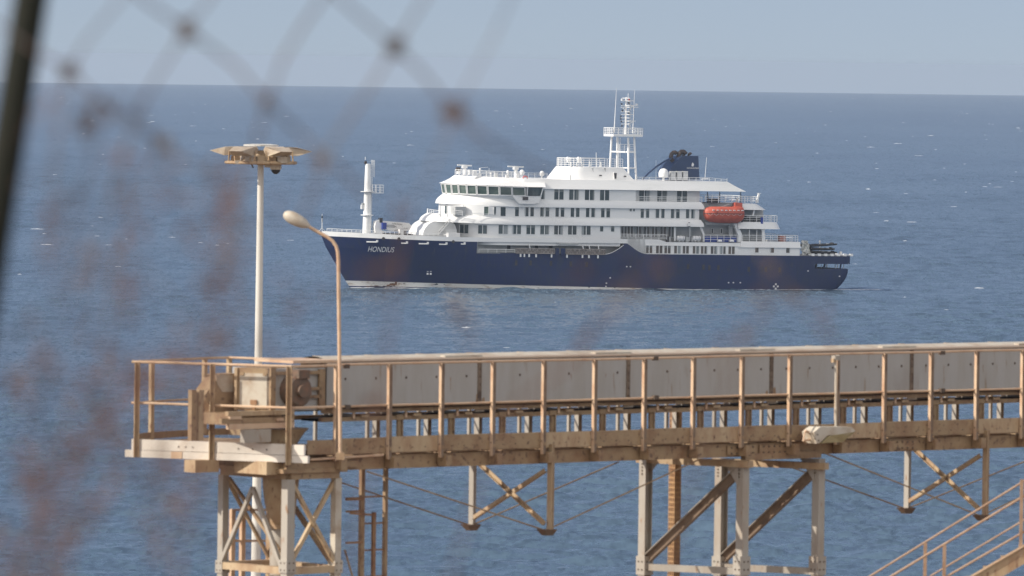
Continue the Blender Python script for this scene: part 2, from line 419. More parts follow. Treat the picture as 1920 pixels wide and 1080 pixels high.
# ---------------------------------------------------------------- ship
TH = math.radians(20.5); TRIM = 0.0065
SF = Vector((-math.cos(TH), -math.sin(TH), 0))*math.cos(TRIM) + Vector((0, 0, math.sin(TRIM)))
SN = Vector((math.sin(TH), -math.cos(TH), 0)); SU = SF.cross(SN)
_st = P(1597, 480, 1507.5)
_ob = Vector((_st.x, _st.y, 0)) - SN*8.0; _ob.z = -0.18
_piv = _ob + Vector((-math.cos(TH), -math.sin(TH), 0))*55
SO = _piv - SF*55; SO.z -= 0
SH = Frame(SO, SF, SN, SU)
HB = 8.8
def S(px, py, b): return SH.fix(px, py, 1, b)
def Sa(px, b=HB, py=450): return S(px, py, b).x
def Sz(px, py, b=HB): return S(px, py, b).z
ship = thing('cruise_ship', 'navy and white expedition cruise ship lying off the coast, bow to the left', 'ship', SH.M)
def sp(mb, name, smooth=False, parent=None, label=None):
    o = mb.build(name, parent or ship, smooth)
    if label: o['label'] = label
    return o
# levels (metres above the waterline) read on the near side
zHull = Sz(1100, 455.6); zStrip = Sz(1100, 447.5); zLow = Sz(1300, 477.5)
z1b = Sz(1100, 422.8); z1t = Sz(1100, 409.8); z2b = Sz(1100, 389.6); z2t = Sz(1100, 376.2); z3b = Sz(1100, 355.2); z3t = Sz(1100, 337.2)
aStem = 107.6
zG0, zG1 = Sz(1560, 503.6, 6.5), Sz(1560, 494.6, 6.5)
def sheer(a): return .62*(max(0, a-80)/27.0)**1.3
def zboot(a): return lerp(.04, 1.12, max(0, min(1, (a-12)/88)))
def half(a, z):
    q = max(0.0, min(1.0, z/zHull)); qq = max(0, min(1, (z+1.5)/(zHull+1.5)))
    st = lerp(101.3, 107.2, q**.95) if z >= 0 else 101.3 + z*.6
    a1 = lerp(58, 74, qq); p = lerp(1.75, 2.5, qq)
    h = HB
    if a > a1: h = HB*(1-min(1, (a-a1)/(st-a1))**p)
    # stern: counter rising from below the waterline, rounded plan
    t = .35 + 3.1*(1-min(1, max(0, z/zG0)))**2.1 if z <= zG0+.01 else 0.0
    if z < 0: t = 3.45 - z*2.5
    if a < 12:
        e = max(0, (a-t))/(12-t)
        h = min(h, HB*(.80+.20*min(1, e)**.5))
    return h, st, t
def zn(a):      # top of the navy paint
    a1, a2 = Sa(1176), Sa(1214)
    if a >= a1: return zHull + sheer(a)
    if a <= a2: return zLow
    t = (a1-a)/(a1-a2); return lerp(zHull, zLow, math.sin(t*PI/2)**1.1 if t < 1 else 1)
aR0, aR1, aR2 = Sa(896), Sa(1136), Sa(1169)
zRec = Sz(1000, 475.0)
def zr(a):      # sill of the recess in the side
    if a >= aR1: s = zRec + max(0, zn(a)-zHull)
    elif a >= aR2: s = lerp(zRec, zHull-.35, ((aR1-a)/(aR1-aR2))**1.6)
    else: s = zHull-.35
    return min(s, zn(a)-.3)
def build_hull():
    sts = [i*1.0 for i in range(0, 96)] + [95+.5*i for i in range(0, 26)] + [aR0, aR0+.01, aR2, aR2-.01, Sa(1176), Sa(1214)]
    sts = sorted(set(x for x in sts if x <= 107.6))
    mb = MB(); rings = {}
    for side in (1, -1):
        grid = []
        for a in sts:
            top = zn(a); mid = zr(a)
            zb_ = zboot(a); zb_ = max(zb_, .16); rows = [-1.5, -.5, 0, .13, zb_] + [lerp(zb_, zG0, k/7) for k in range(1, 8)] + [zG1] + [lerp(zG1, mid, k/3) for k in range(1, 4)] + [top] + [zStripAt(a)]
            line = []
            for z in rows:
                h, st, t = half(a, z)
                aa = max(t, min(a, st)) if a < 14 or a > 90 else a
                hh = half(aa, z)[0] if aa != a else h
                if a >= 90 and a > st: hh = 0.0
                line.append((aa, side*max(0.0, hh), z))
            grid.append(line)
        nr = len(grid[0])
        for i in range(len(sts)-1):
            am = (sts[i]+sts[i+1])/2
            for k in range(nr-1):
                if k == 11 and am < Sa(1531): continue
                if k == nr-3 and aR2 < am < aR0 and side > 0: continue
                mat = 'boot_top' if k == 3 and am > 11 else ('navy' if k < nr-2 else 'ship_white')
                if k == nr-2 and am < Sa(1176): mat = 'ship_white'
                mb.add([grid[i][k], grid[i+1][k], grid[i+1][k+1], grid[i][k+1]], [(0, 1, 2, 3)], mat)
        rings[side] = grid
    # transom
    ns = len(rings[1][0])
    for k in range(ns-1):
        if k == 11: continue
        mb.add([rings[1][0][k], rings[-1][0][k], rings[-1][0][k+1], rings[1][0][k+1]], [(0, 1, 2, 3)], 'navy')
    o = sp(mb, 'hull', smooth=30)
    return rings
def zStripAt(a):
    if a > Sa(1212): return zStrip + sheer(a)*1.12
    return zn(a)+.02
rings = build_hull()
def hull_side(a, z): return half(a, z)[0]
# weld-free seam lines and marks on the hull
mb = MB()
dk = []
for a in [i*2.0 for i in range(0, 51)] + [103.5, 105.5, 107.0]:
    z = zStripAt(a)-.75 if a > Sa(1176) else zLow - .1
    dk.append((a, half(min(a, 106.8), zHull)[0]-.25, z))
fs = []; vs = []
for a, h, z in dk: vs += [(a, h, z), (a, -h, z)]
for i in range(len(dk)-1): fs.append((2*i, 2*i+2, 2*i+3, 2*i+1))
mb.add(vs, fs, 'deck_grey'); sp(mb, 'deck')

# outlines
def ell(a_tail, a0, Lf, hw, z, dz=0.0, n=22, tail_r=0.0, p=2.0):
    pts = []
    if tail_r > 0:
        for k in range(6):
            t = k/5*PI/2; pts.append((a_tail + tail_r*(1-math.sin(t)), hw-tail_r*(1-1) - tail_r*(math.cos(t)) + 0, z))
        pts = [(a_tail + tail_r*(1-math.sin(PI/2-t)), hw - tail_r*(1-math.cos(PI/2-t)), z) for t in [0]] and [(a_tail + tail_r*(1-math.cos(u)), hw - tail_r*(1-math.sin(u)), z) for u in [k/5*PI/2 for k in range(6)]]
    else: pts.append((a_tail, hw, z))
    for k in range(n+1):
        A = PI/2 - k/n*PI
        c = max(0, math.cos(A)); s_ = math.sin(A)
        x = a0 + Lf*c**(2/p); y = hw*math.copysign(abs(s_)**(2/p), s_)
        pts.append((x, y, z + dz*c))
    if tail_r > 0: pts += [(a, -b, c) for a, b, c in pts[:6][::-1]]
    else: pts.append((a_tail, -hw, z))
    return pts
def solveLf(a0, hw, z, dz, px_s, p=2.0):
    lo, hi = 0.5, 40
    for _ in range(40):
        m = (lo+hi)/2
        if min(SH.px(q)[0] for q in ell(a0-1, a0, m, hw, z, dz, 40, p=p)) > px_s: lo = m
        else: hi = m
    return (lo+hi)/2
def front(px0, hw, z, dz, px_s, a_tail, p=2.0, tail_r=0.0):
    a0 = SH.fix(px0, 400, 1, hw).x
    return ell(a_tail, a0, solveLf(a0, hw, z, dz, px_s, p), hw, z, dz, tail_r=tail_r, p=p)
W = 8.45
PXT = 962
aT1 = Sa(1320, 9.0); 
def deckhouse():
    # row 1 (deck above the hull)
    mb = MB(); a163 = Sa(1163, W)
    o1 = front(938, W, zHull-.6, 0, 838, a163); o2 = [(a, b, z1b+.3) for a, b, z in o1]
    mb.loft([o1, o2], 'ship_white'); sp(mb, 'deck_house', 30)
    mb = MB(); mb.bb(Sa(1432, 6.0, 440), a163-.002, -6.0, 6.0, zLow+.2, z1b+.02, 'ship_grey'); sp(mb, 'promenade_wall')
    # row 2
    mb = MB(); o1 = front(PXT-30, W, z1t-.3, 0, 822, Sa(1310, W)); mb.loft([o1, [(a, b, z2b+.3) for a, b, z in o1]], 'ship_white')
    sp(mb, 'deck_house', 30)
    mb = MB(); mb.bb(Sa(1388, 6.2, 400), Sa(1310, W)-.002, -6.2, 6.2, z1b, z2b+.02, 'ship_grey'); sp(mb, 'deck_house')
    # row 3
    a190 = Sa(1190.5, W)
    mb = MB(); a017 = Sa(1000, W); mb.bb(a190, a017, -W, W, z2t-.3, z3b+.2, 'ship_white'); sp(mb, 'deck_house')
    mb = MB(); mb.bb(Sa(1312, 6.9, 365), a190-.002, -6.9, 6.9, z2t-.3, z3b+.2, 'ship_white'); sp(mb, 'deck_house')
deckhouse()
def vis(name, zb, zt, hwb, hwt, px0, pxb, dzb, pxt, dzt, tailb, tailt, tr=0.0, mid=None, p=2.0, mat='ship_white', bu=1.0):
    mb = MB()
    o1 = front(px0, hwb, zb, dzb, pxb, tailb, p, tr); o3 = front(px0, hwt, zt, dzt, pxt, tailt, p, tr)
    rings_ = [o1]
    for t, bulge in ((.3, .22), (.6, .25)):
        rings_.append([(lerp(a[0], b[0], t) + bu*bulge*(a[0]-b[0]), lerp(a[1], b[1], t)+bu*bulge*(a[1]-b[1]), lerp(a[2], b[2], t)) for a, b in zip(o1, o3)])
    rings_.append(o3)
    mb.loft(rings_, mat); return sp(mb, name, 30)
# deck edge bands that sweep forward into visors
vis('deck_band', z1b, z1t, 9.0, 8.6, 950, 785.5, .35, 800, .55, aT1, aT1+.6)
vis('deck_band', z2b, z2t, 9.0, 8.6, 962, 816, .35, 829, .75, aT1, aT1+.6)
zbr_t = Sz(1000, 350.5, 9.6); zbr_b = Sz(1000, 367.5, 9.6)
vis('deck_band', z3b, z3t, 9.0, 8.3, 985, 905, 0, 915, 0, Sa(1399, 9.0, 360), Sa(1364, 8.3, 345), bu=-.1)
# bridge
BW = 9.7
def bridge():
    a_t = Sa(1017, BW, 360)
    ob = front(992, BW, zbr_b, .15, 829.5, a_t+.5, 2.1); ot = front(992, BW+.35, zbr_t, .35, 825.5, a_t-.2, 2.1)
    of = front(985, 8.9, z2t-.05, .55, 832, a_t+3, 2.1)
    mb = MB(); mb.loft([of, ob], 'ship_white'); sp(mb, 'bridge_front', 30)
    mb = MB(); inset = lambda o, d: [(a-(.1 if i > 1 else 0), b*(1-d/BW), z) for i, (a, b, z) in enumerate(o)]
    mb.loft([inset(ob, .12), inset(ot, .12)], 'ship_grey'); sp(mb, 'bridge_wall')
    # windows one by one between mullions
    def at_px(o, px):
        for i in range(1, len(o)//2+4):
            p0, p1 = SH.px(o[i])[0], SH.px(o[i+1])[0]
            if p0 >= px >= p1 and p0 != p1:
                t = (p0-px)/(p0-p1); return Vector(o[i]).lerp(Vector(o[i+1]), t)
        return None
    fx = lambda c: 780+c/6.354
    cuts_t = [fx(c) for c in (300, 352, 425, 508, 606, 722, 852, 992, 1140, 1300)]
    cuts_b = [fx(c) for c in (318, 370, 436, 518, 614, 728, 858, 998, 1146, 1305)]
    ob2 = front(992, BW, zbr_b, .15, 829.5, a_t+.5, 2.1); ot2 = ot
    # finer outlines
    def fine(px0, hw, z, dz, px_s, tail):
        a0 = SH.fix(px0, 400, 1, hw).x; return ell(tail, a0, solveLf(a0, hw, z, dz, px_s, 2.1), hw, z, dz, n=160, p=2.1)
    fb = fine(992, BW, zbr_b, .15, 829.5, a_t+.5); ft = fine(992, BW+.35, zbr_t, .35, 825.5, a_t-.2)
    def hit(o, px):
        best = None
        for i in range(1, len(o)-2):
            p0, p1 = SH.px(o[i])[0], SH.px(o[i+1])[0]
            if p0 >= px >= p1 and p0 > p1: best = Vector(o[i]).lerp(Vector(o[i+1]), (p0-px)/(p0-p1)); break
        return best
    for i in range(9):
        q = [hit(fb, cuts_b[i]+.9), hit(fb, cuts_b[i+1]-.9), hit(ft, cuts_t[i+1]-.9), hit(ft, cuts_t[i]+.9)]
        if None in q: continue
        mb = MB(); n = (q[1]-q[0]).cross(q[3]-q[0]); n.normalize()
        if n.x*1+n.y*.3 < 0: n = -n
        g = [p + n*.03 + Vector((0, 0, .05 if k < 2 else -.12)) for k, p in enumerate(q)]
        mb.prism(g, n*.05, 'glass_green')
        # frame bars
        c = [p + n*.10 for p in g]
        for k in range(4): mb.bar(c[k], c[(k+1) % 4], .13, .14, 'ship_white')
        sp(mb, 'bridge_window')
    # wing: side window and box under it
    mb = MB(); za, zb_ = zbr_b, zbr_t
    A0, A1 = Sa(988, BW, 360), Sa(1014, BW, 360)
    mb.prism([(A0, BW+.02, za+.05), (A1, BW+.02, za+.05), (A1-.4, BW+.3, zb_-.1), (A0, BW+.3, zb_-.1)], (0, .06, 0), 'glass')
    for a in (A0, A1): mb.bar((a, BW+.08, za), (a-(.35 if a == A1 else 0), BW+.36, zb_), .16, .16, 'ship_white')
    sp(mb, 'bridge_window')
    mb = MB(); A2, A3 = Sa(975, 9.9, 375), Sa(1011, 9.9, 375); z9 = Sz(1000, 382.5, 9.5)
    mb.prism([(A0+3.0, BW-.05, za), (A1-.2, BW-.05, za), (A1+.3, BW-.05, z9+.3), (A1+1.2, BW-.05, z9), (A2, BW-.05, z9)], (0, -1.6, 0), 'ship_white')
    mb.bb(Sa(979, 9.8), Sa(989, 9.8), BW-.04, BW+.12, Sz(985, 375, 9.8), Sz(985, 369.3, 9.8), 'dark')
    sp(mb, 'bridge_wing')
    # roof over the bridge
    vis('bridge_roof', zbr_t-.02, z3t+.05, BW+.65, 7.6, 992, 822.5, .35, 851, .35, a_t-.4, a_t-1.2, bu=-.45)
bridge()
def side_window(px0, px1, y0, y1, b, mat='glass', mull=True, name='window', parent=None):
    p0 = S(px0, y0, b); p1 = S(px1, y1, b); q0 = S(px1, y0, b)
    a0, a1 = p0.x, p1.x; zt, zb = (p0.z+q0.z)/2, p1.z
    mb = MB(); mb.bb(a0, a1, b-.02, b+.02, zb, zt, mat)
    w = .07
    mb.bb(a0+w, a1-w, b, b+.07, zt, zt+w, 'ship_white'); mb.bb(a0+w, a1-w, b, b+.09, zb-w, zb, 'ship_white')
    mb.bb(a0, a0+w, b, b+.07, zb, zt, 'ship_white'); mb.bb(a1-w, a1, b, b+.07, zb, zt, 'ship_white')
    if mull: c = (a0+a1)/2; mb.bb(c-.07, c+.07, b, b+.06, zb, zt, 'ship_white')
    # curtain behind part of the glass
    return sp(mb, name)
def level_y(py, px_ref, px, b=W):   # the y pixel of a level line measured at px_ref
    p = S(px_ref, py, b); return SH.px(SH.fix(px, py, 1, b).xyz*0 + Vector((S(px, py, b).x, b, p.z)))[1]
def row(wins, ytop, ybot, ref, b, mat='glass', mull=True):
    zt = S(ref, ytop, b).z; zb = S(ref, ybot, b).z
    for x0, x1 in wins:
        a0 = S(x0, ytop, b).x; a1 = S(x1, ytop, b).x
        mb = MB(); mb.bb(a0, a1, b-.02, b+.02, zb, zt, mat); w = .07
        mb.bb(a0+w, a1-w, b, b+.07, zt, zt+w, 'ship_white'); mb.bb(a0+w, a1-w, b, b+.09, zb-w, zb, 'ship_white')
        mb.bb(a0, a0+w, b, b+.07, zb, zt, 'ship_white'); mb.bb(a1-w, a1, b, b+.07, zb, zt, 'ship_white')
        if mull: c = (a0+a1)/2; mb.bb(c-.075, c+.075, b, b+.06, zb, zt, 'ship_white')
        # a drawn curtain hangs behind one side of some panes
        rr = (int(x0*7) % 5)
        c = (a0+a1)/2; q_ = [.15, .5, .8, .3][int(x0*3) % 4]
        if rr in (1, 3): mb.bb(lerp(c, a1, q_), a1-.12, b+.021, b+.024, zb+.05, zt-.05, 'curtain' if rr == 1 else 'curtain_pale')
        if rr == 2: mb.bb(a0+.12, lerp(a0, c, q_), b+.021, b+.024, zb+.05, zt-.05, 'curtain_pale')
        if rr == 4: mb.bb(a0+.1, a1-.1, b+.021, b+.024, lerp(zb, zt, .6+.3*q_), zt-.05, 'curtain')
        sp(mb, 'window')
MT['curtain_pale'] = paint('curtain_pale', (.27, .30, .31), .6)
MT['curtain'] = paint('curtain', (.16, .18, .18), .5)
# row 1
row([(934.8, 952), (961, 976.8), (987, 1003), (1013, 1029), (1039, 1055), (1065, 1081), (1091, 1107.3)], 423.8, 440.2, 1100, W)
row([(1125, 1131), (1145.6, 1151.8)], 424.5, 434, 1130, W, mull=False)
# row 2
row([(938.6, 948), (965.7, 972.8), (984.6, 991), (994.4, 1001), (1013, 1019.5), (1022.8, 1029.8), (1041.5, 1047.8), (1051.3, 1058), (1070, 1076.5), (1080, 1086.5), (1098.6, 1105), (1108.8, 1115.3), (1127, 1133.5), (1137, 1143.8),
     (1201.3, 1207.3), (1211.3, 1217.3), (1229.6, 1236), (1240, 1246), (1258, 1264), (1267.8, 1274.3), (1286.2, 1292.4), (1296.2, 1302.5)], 390.2, 407, 1100, W, mull=False)
row([(1181, 1184.2), (1187, 1190.2)], 391.5, 396, 1180, W, mull=False)
# row 3
row([(1039.2, 1056.7), (1067.3, 1084.8), (1096.7, 1114), (1125, 1142.3)], 356, 375, 1100, W)
row([(1014.5, 1021)], 356.8, 373.4, 1018, W, mull=False)
row([(1198.4, 1217.8), (1232.3, 1250), (1269.4, 1288.3)], 357.5, 378, 1240, 6.92)
# promenade windows
row([(1165, 1175), (1176.5, 1187), (1191, 1203), (1206.5, 1218), (1222, 1233), (1237.5, 1249), (1253, 1264)], 425, 444, 1210, 6.02, 'glass_brown')
# curved front windows
def front_windows(lst, z0, z1, hw, px0, px_s):
    a0 = SH.fix(px0, 400, 1, hw).x; Lf = solveLf(a0, hw, z0, 0, px_s); o = ell(a0-3, a0, Lf, hw, z0, 0, n=200)
    def hit(px):
        for i in range(1, len(o)-2):
            p0, p1 = SH.px(o[i])[0], SH.px(o[i+1])[0]
            if p0 >= px >= p1 and p0 > p1: return Vector(o[i]).lerp(Vector(o[i+1]), (p0-px)/(p0-p1))
    for x0, x1, m, door in lst:
        A, B = hit(x0), hit(x1)
        if A is None or B is None: continue
        n = Vector((A.y-B.y, B.x-A.x, 0)); n = n.normalized()
        if n.x < 0: n = -n
        up = Vector((0, 0, 1)); mb = MB()
        A = Vector((A.x, A.y, z0)); B = Vector((B.x, B.y, z0)); h = up*(z1-z0)
        A = A+n*.02; B = B+n*.02
        mb.prism([A, B, B+h, A+h], n*.05, 'glass' if not door else 'glass_green')
        for a, b in ((A, B), (A+h, B+h), (A, A+h), (B, B+h)): mb.bar(a+n*.05, b+n*.05, .10, .10, 'ship_white')
        if m: mb.bar((A+B)/2+n*.05, (A+B)/2+h+n*.05, .10, .12, 'ship_white')
        sp(mb, 'window')
front_windows([(862, 879, True, False), (896, 913.5, True, False)], Sz(900, 438.5, 7), Sz(900, 421.5, 7), W, 938, 838)
front_windows([(907, 916, False, True), (834.5, 838.5, False, False), (925.5, 930, False, False)], Sz(910, 403, 7), Sz(910, 386.8, 7), W, PXT-30, 822)

# railings
def rail(pts, h=1.1, bars=3, step=1.5, r=.035, name='railing', mat='ship_white', parent=None, frame_obj=None):
    pts = [Vector(p) for p in pts]; mb = MB()
    for i in range(len(pts)-1):
        a, b = pts[i], pts[i+1]
        for k in range(bars): z = Vector((0, 0, h*(k+1)/bars)); mb.bar(a+z, b+z, 2*r*(1.25 if k == bars-1 else .8), 2*r*(1.25 if k == bars-1 else .8), mat)
        L = (b-a).length; n = max(1, round(L/step))
        for j in range(n+(1 if i == len(pts)-2 else 0)):
            q = a.lerp(b, j/n); mb.bar(q, q+Vector((0, 0, h)), 2.2*r, 2.2*r, mat)
    return sp(mb, name)
def R(*pp, b=HB): return [S(x, y, b) for x, y in pp]
rail(R((1163, 448.5), (1250, 449.5), b=8.4), 1.0, 4)
rail(R((1198, 378.2), (1316, 379.6), b=8.5), 1.0, 3)
# whaleback in front of the house with shaded side
mb = MB()
wpx = [(793, 441), (794.5, 433), (798.5, 426), (804, 420), (812, 415), (830, 414), (848, 417), (853, 421), (856, 430), (858, 442)]
poly = [S(x, y, 4.2) for x, y in wpx]
mb.prism(poly, (0, -8.4, 0), 'ship_white'); sp(mb, 'breakwater_house', 30)
mb = MB()
for k in range(9):
    t = k/8; p = S(lerp(823, 842, t), lerp(439, 416.5, t), 5.2); mb.box(p, (.22, .8, .03), 'ship_grey')
for b in (4.4, 6.0):
    mb.bar(S(822, 440, b), S(843, 415.5, b), .12, .12, 'ship_white'); mb.bar(S(822, 434, b), S(843, 410.5, b), .08, .08, 'ship_white')
    for t in (0, .33, .66, 1): mb.bar(S(lerp(822, 843, t), lerp(440, 415.5, t), b), S(lerp(822, 843, t), lerp(434, 410.5, t), b), .07, .07, 'ship_white')
mb.bb(Sa(836, 6), Sa(858, 6), 4.6, 7.4, zHull+.1, zHull+1.6, 'ship_white')
for k in range(5): mb.bar(S(838+4*k, 441, 7.4), S(838+4*k, 431, 7.4), .08, .08, 'ship_white')
mb.bar(S(836, 431, 7.4), S(856, 431.5, 7.4), .08, .08, 'ship_white'); mb.bar(S(836, 435, 7.4), S(856, 435.5, 7.4), .08, .08, 'ship_white')
sp(mb, 'outside_stair')
# forward railings of the visors
rail([S(801, 400.5, -4), S(802, 401, 0), S(813, 403, 5), S(824, 404, 7)], .95, 3)
rail([S(849, 403.5, 7.0), S(867, 405, 7.8)], .95, 3)
rail([S(885, 405.2, 8.2), S(915, 406, 8.4), S(934, 406.6, 8.5)], .5, 1)
mb = MB()
for x in (826, 838.5, 869, 882): mb.bar(S(x, 407, 6.5), S(x, 385, 6.5), .16, .16, 'ship_white')
mb.bb(Sa(848, 5.5), Sa(868, 5.5), 4.0, 6.9, Sz(858, 404, 5.5), Sz(858, 387, 5.5), 'ship_grey')
sp(mb, 'pillar')
# bulwark rail on the bow
pts = []
for a in [Sa(640, 5), 103, 105, 106.6, 107.3]: pts.append((a, max(0.05, half(a, zHull)[0]-.25), zStripAt(a)))
rail([(84, half(84, zHull)[0]-.3, zStripAt(84))] + [(x, half(x, zHull)[0]-.3, zStripAt(x)) for x in (88, 92, 96, 99, 102, 104.5, 106.2)], .55, 2, .9)
mb = MB()
mb.tube([S(604, 434, 0), S(604, 401, 0)], [.09, .04], 'ship_white', 6)
for q in (-.9, .9): mb.bar(S(604, 427, 0), S(604, 436, 0)+Vector((q, 0, 0)), .08, .08, 'ship_white')
mb.box(S(604, 413, 0), (.11, .11, .3), 'ship_grey'); mb.box(S(604, 407, 0), (.09, .09, .2), 'dark')
sp(mb, 'bow_light_mast')
# fore mast
FMB = 0.0
mb = MB(); z0 = Sz(687, 442, 0); base = S(687.5, 442, 0); top = S(687.5, 307, 0)
mb.tube([(base.x, 0, z0), (base.x, 0, lerp(z0, top.z, .45)), (base.x, 0, lerp(z0, top.z, .8)), (base.x, 0, top.z)], [.86, .70, .60, .50], 'ship_white', 20)
mb.lathe((base.x, 0, Sz(687, 404, 0)), [(.78, 0), (1.25, .02), (1.25, .14), (.7, .16)], 'ship_white', 14)
mb.lathe((base.x, 0, Sz(687, 360, 0)), [(.7, 0), (1.35, .02), (1.35, .14), (.7, .16)], 'ship_white', 14)
o = sp(mb, 'fore_mast', 40)
mb = MB(); ax = base.x-.82
for q in (-.25, .25): mb.bar((ax, q, Sz(687, 427, 0)), (ax, q, Sz(687, 300, 0)), .06, .06, 'ship_white')
zz = Sz(687, 427, 0)
while zz < Sz(687, 300, 0): mb.bar((ax, -.25, zz), (ax, .25, zz), .05, .05, 'ship_white'); zz += .42
for zz in [Sz(687, y, 0) for y in (425, 398, 372, 345, 332, 318, 302)]: mb.bar((ax, 0, zz), (base.x-.4, 0, zz), .06, .06, 'ship_white')
for q in (-.38, 0, .38):
    mb.bar((ax-.4, q, Sz(687, 332, 0)), (ax-.4, q, Sz(687, 300, 0)), .05, .05, 'ship_white'); mb.bar((ax-.4, q, Sz(687, 302, 0)), (ax, q*.6, Sz(687, 302, 0)), .05, .05, 'ship_white')
sp(mb, 'ladder')
mb = MB(); zp = Sz(687, 361, 0); mb.bb(base.x-3.0, base.x-.4, -.9, .9, zp-.1, zp, 'ship_white'); sp(mb, 'mast_platform')
rail([(base.x-1.3, .85, zp), (base.x-2.95, .85, zp), (base.x-2.95, -.85, zp), (base.x-1.3, -.85, zp)], 1.5, 3, .8)
mb = MB()
mb.box(S(679.5, 388, 0), (.28, .25, .42), 'ship_white'); mb.box(S(681, 382.5, 0), (.25, .25, .2), 'ship_grey'); mb.box(S(685.5, 305, 0), (.2, .2, .3), 'exhaust'); mb.bar(S(685, 300, 0), S(685, 294, 0), .1, .1, 'ship_white')
build_each(mb, 'mast_lamp', ship)
# deck crane on the foredeck
mb = MB(); kb = 1.5
mb.prism([S(x, y, kb) for x, y in ((704, 437), (703, 425), (705, 415), (711, 412), (715, 416), (716, 432), (719, 438))], (0, -1.6, 0), 'ship_white')
mb.tube([S(712, 443, kb-.8), S(712, 434, kb-.8)], .9, 'ship_white', 14)
mb.box(S(713.5, 413, kb-.3), (.3, .4, .45), 'dark'); sp(mb, 'crane_base')
mb = MB(); mb.prism([S(x, y, kb) for x, y in ((716, 429), (716, 414), (756, 417), (767, 418.5), (772, 424), (768, 431), (762, 434), (735, 433))], (0, -1.0, 0), 'ship_white')
mb.prism([S(x, y, kb+.03) for x, y in ((724, 421), (738, 421.5), (745, 426), (738, 427), (724, 426))], (0, -.02, 0), 'ship_grey')
mb.bar(S(740, 432, kb+.04), S(766, 427.5, kb+.04), .03, .05, 'dark')
for k in range(7): mb.box(S(736.5+2.8*k, 419.2+.3*k, kb+.03), (.09, .02, .13), 'ship_grey')
mb.box(S(720, 423.5, kb+.3), (.42, .3, .62), 'blue_paint'); sp(mb, 'crane_boom')
mb = MB()
for x, y, w, h in ((727, 439.5, .9, .3), (735, 440, .7, .25), (747, 441, .3, .4), (752, 437, .45, .7), (758, 436.5, .3, .35), (764, 440.5, .9, .25), (745, 439, .4, .2)):
    mb.box(S(x, y, 2.5), (w, .5, h), 'dark' if w != .45 else 'ship_white')
build_each(mb, 'mooring_winch', ship)
# hull details: fairleads, seam lines, thruster marks
def on_hull(px, py):
    b = HB
    for _ in range(30):
        p = S(px, py, b); b = half(p.x, p.z)[0]
    return S(px, py, b)
mb = MB()
for x0, x1, y in ((687, 708, 453.3), (752, 764, 455.8), (785, 803, 456.8), (823, 838, 457.8), (864, 872, 457.4)):
    A, B = on_hull(x0, y), on_hull(x1, y+.3); o_ = Vector((0, .05, 0)); mb.bar(A+o_, B+o_, .1, .22, 'ship_white')
    mb.box(B+o_+Vector((.1, 0, .15)), (.18, .08, .22), 'ship_white')
for x, y in ((719, 447.3), (748, 447.8), (850, 453)): mb.lathe(on_hull(x, y)+Vector((0, -.05, 0)), [(.3, 0), (.3, .15)], 'dark', 10, Vector((.25, 1, 0)))
build_each(mb, 'fairlead', ship)
for (cx, cy) in ((804.5, 510.5), (1454.5, 537)):
    mb = MB(); p = on_hull(cx, cy); nrm = Vector((.0, 1, 0))
    e = .3; hx = on_hull(cx-4, cy)-on_hull(cx+4, cy); hx.normalize()
    for k in range(4):
        A = PI/4+k*PI/2 + (0 if cx < 900 else PI/4); q = p + hx*math.cos(A)*.42 + Vector((0, 0, 1))*math.sin(A)*.42 + nrm*.04
        mb.box(q, (.17, .04, .17), 'letter', hx, nrm, Vector((0, 0, 1)))
    build_each(mb, 'thruster_mark', ship)
mb = MB()
for xs, y in (((1004, 1500), 505.5),):
    prev = None
    for x in range(xs[0], xs[1], 24):
        p = on_hull(x, y+(x-1004)*.0125)+Vector((0, .02, 0))
        if prev: mb.bar(prev, p, .06, .09, 'navy')
        prev = p
for x, y in ((968, 493), (995, 493), (1033, 494), (1070, 495), (1100, 496), (1330, 502), (1290, 500), (1319, 501), (1347, 502), (1404, 505), (1436, 505), (1462, 506)):
    p = on_hull(x, y); mb.box(p+Vector((0, .02, 0)), (.25, .03, .5), 'dark')
for x, y in ((1175, 500), (1182, 500), (1144, 521), (1137, 531), (1136, 537), (1366, 530), (1375, 530), (1388, 530), (1515, 508), (1574, 518)):
    p = on_hull(x, y); mb.box(p+Vector((0, .03, 0)), (.14, .03, .12), 'letter')
build_each(mb, 'hull_fitting', ship)
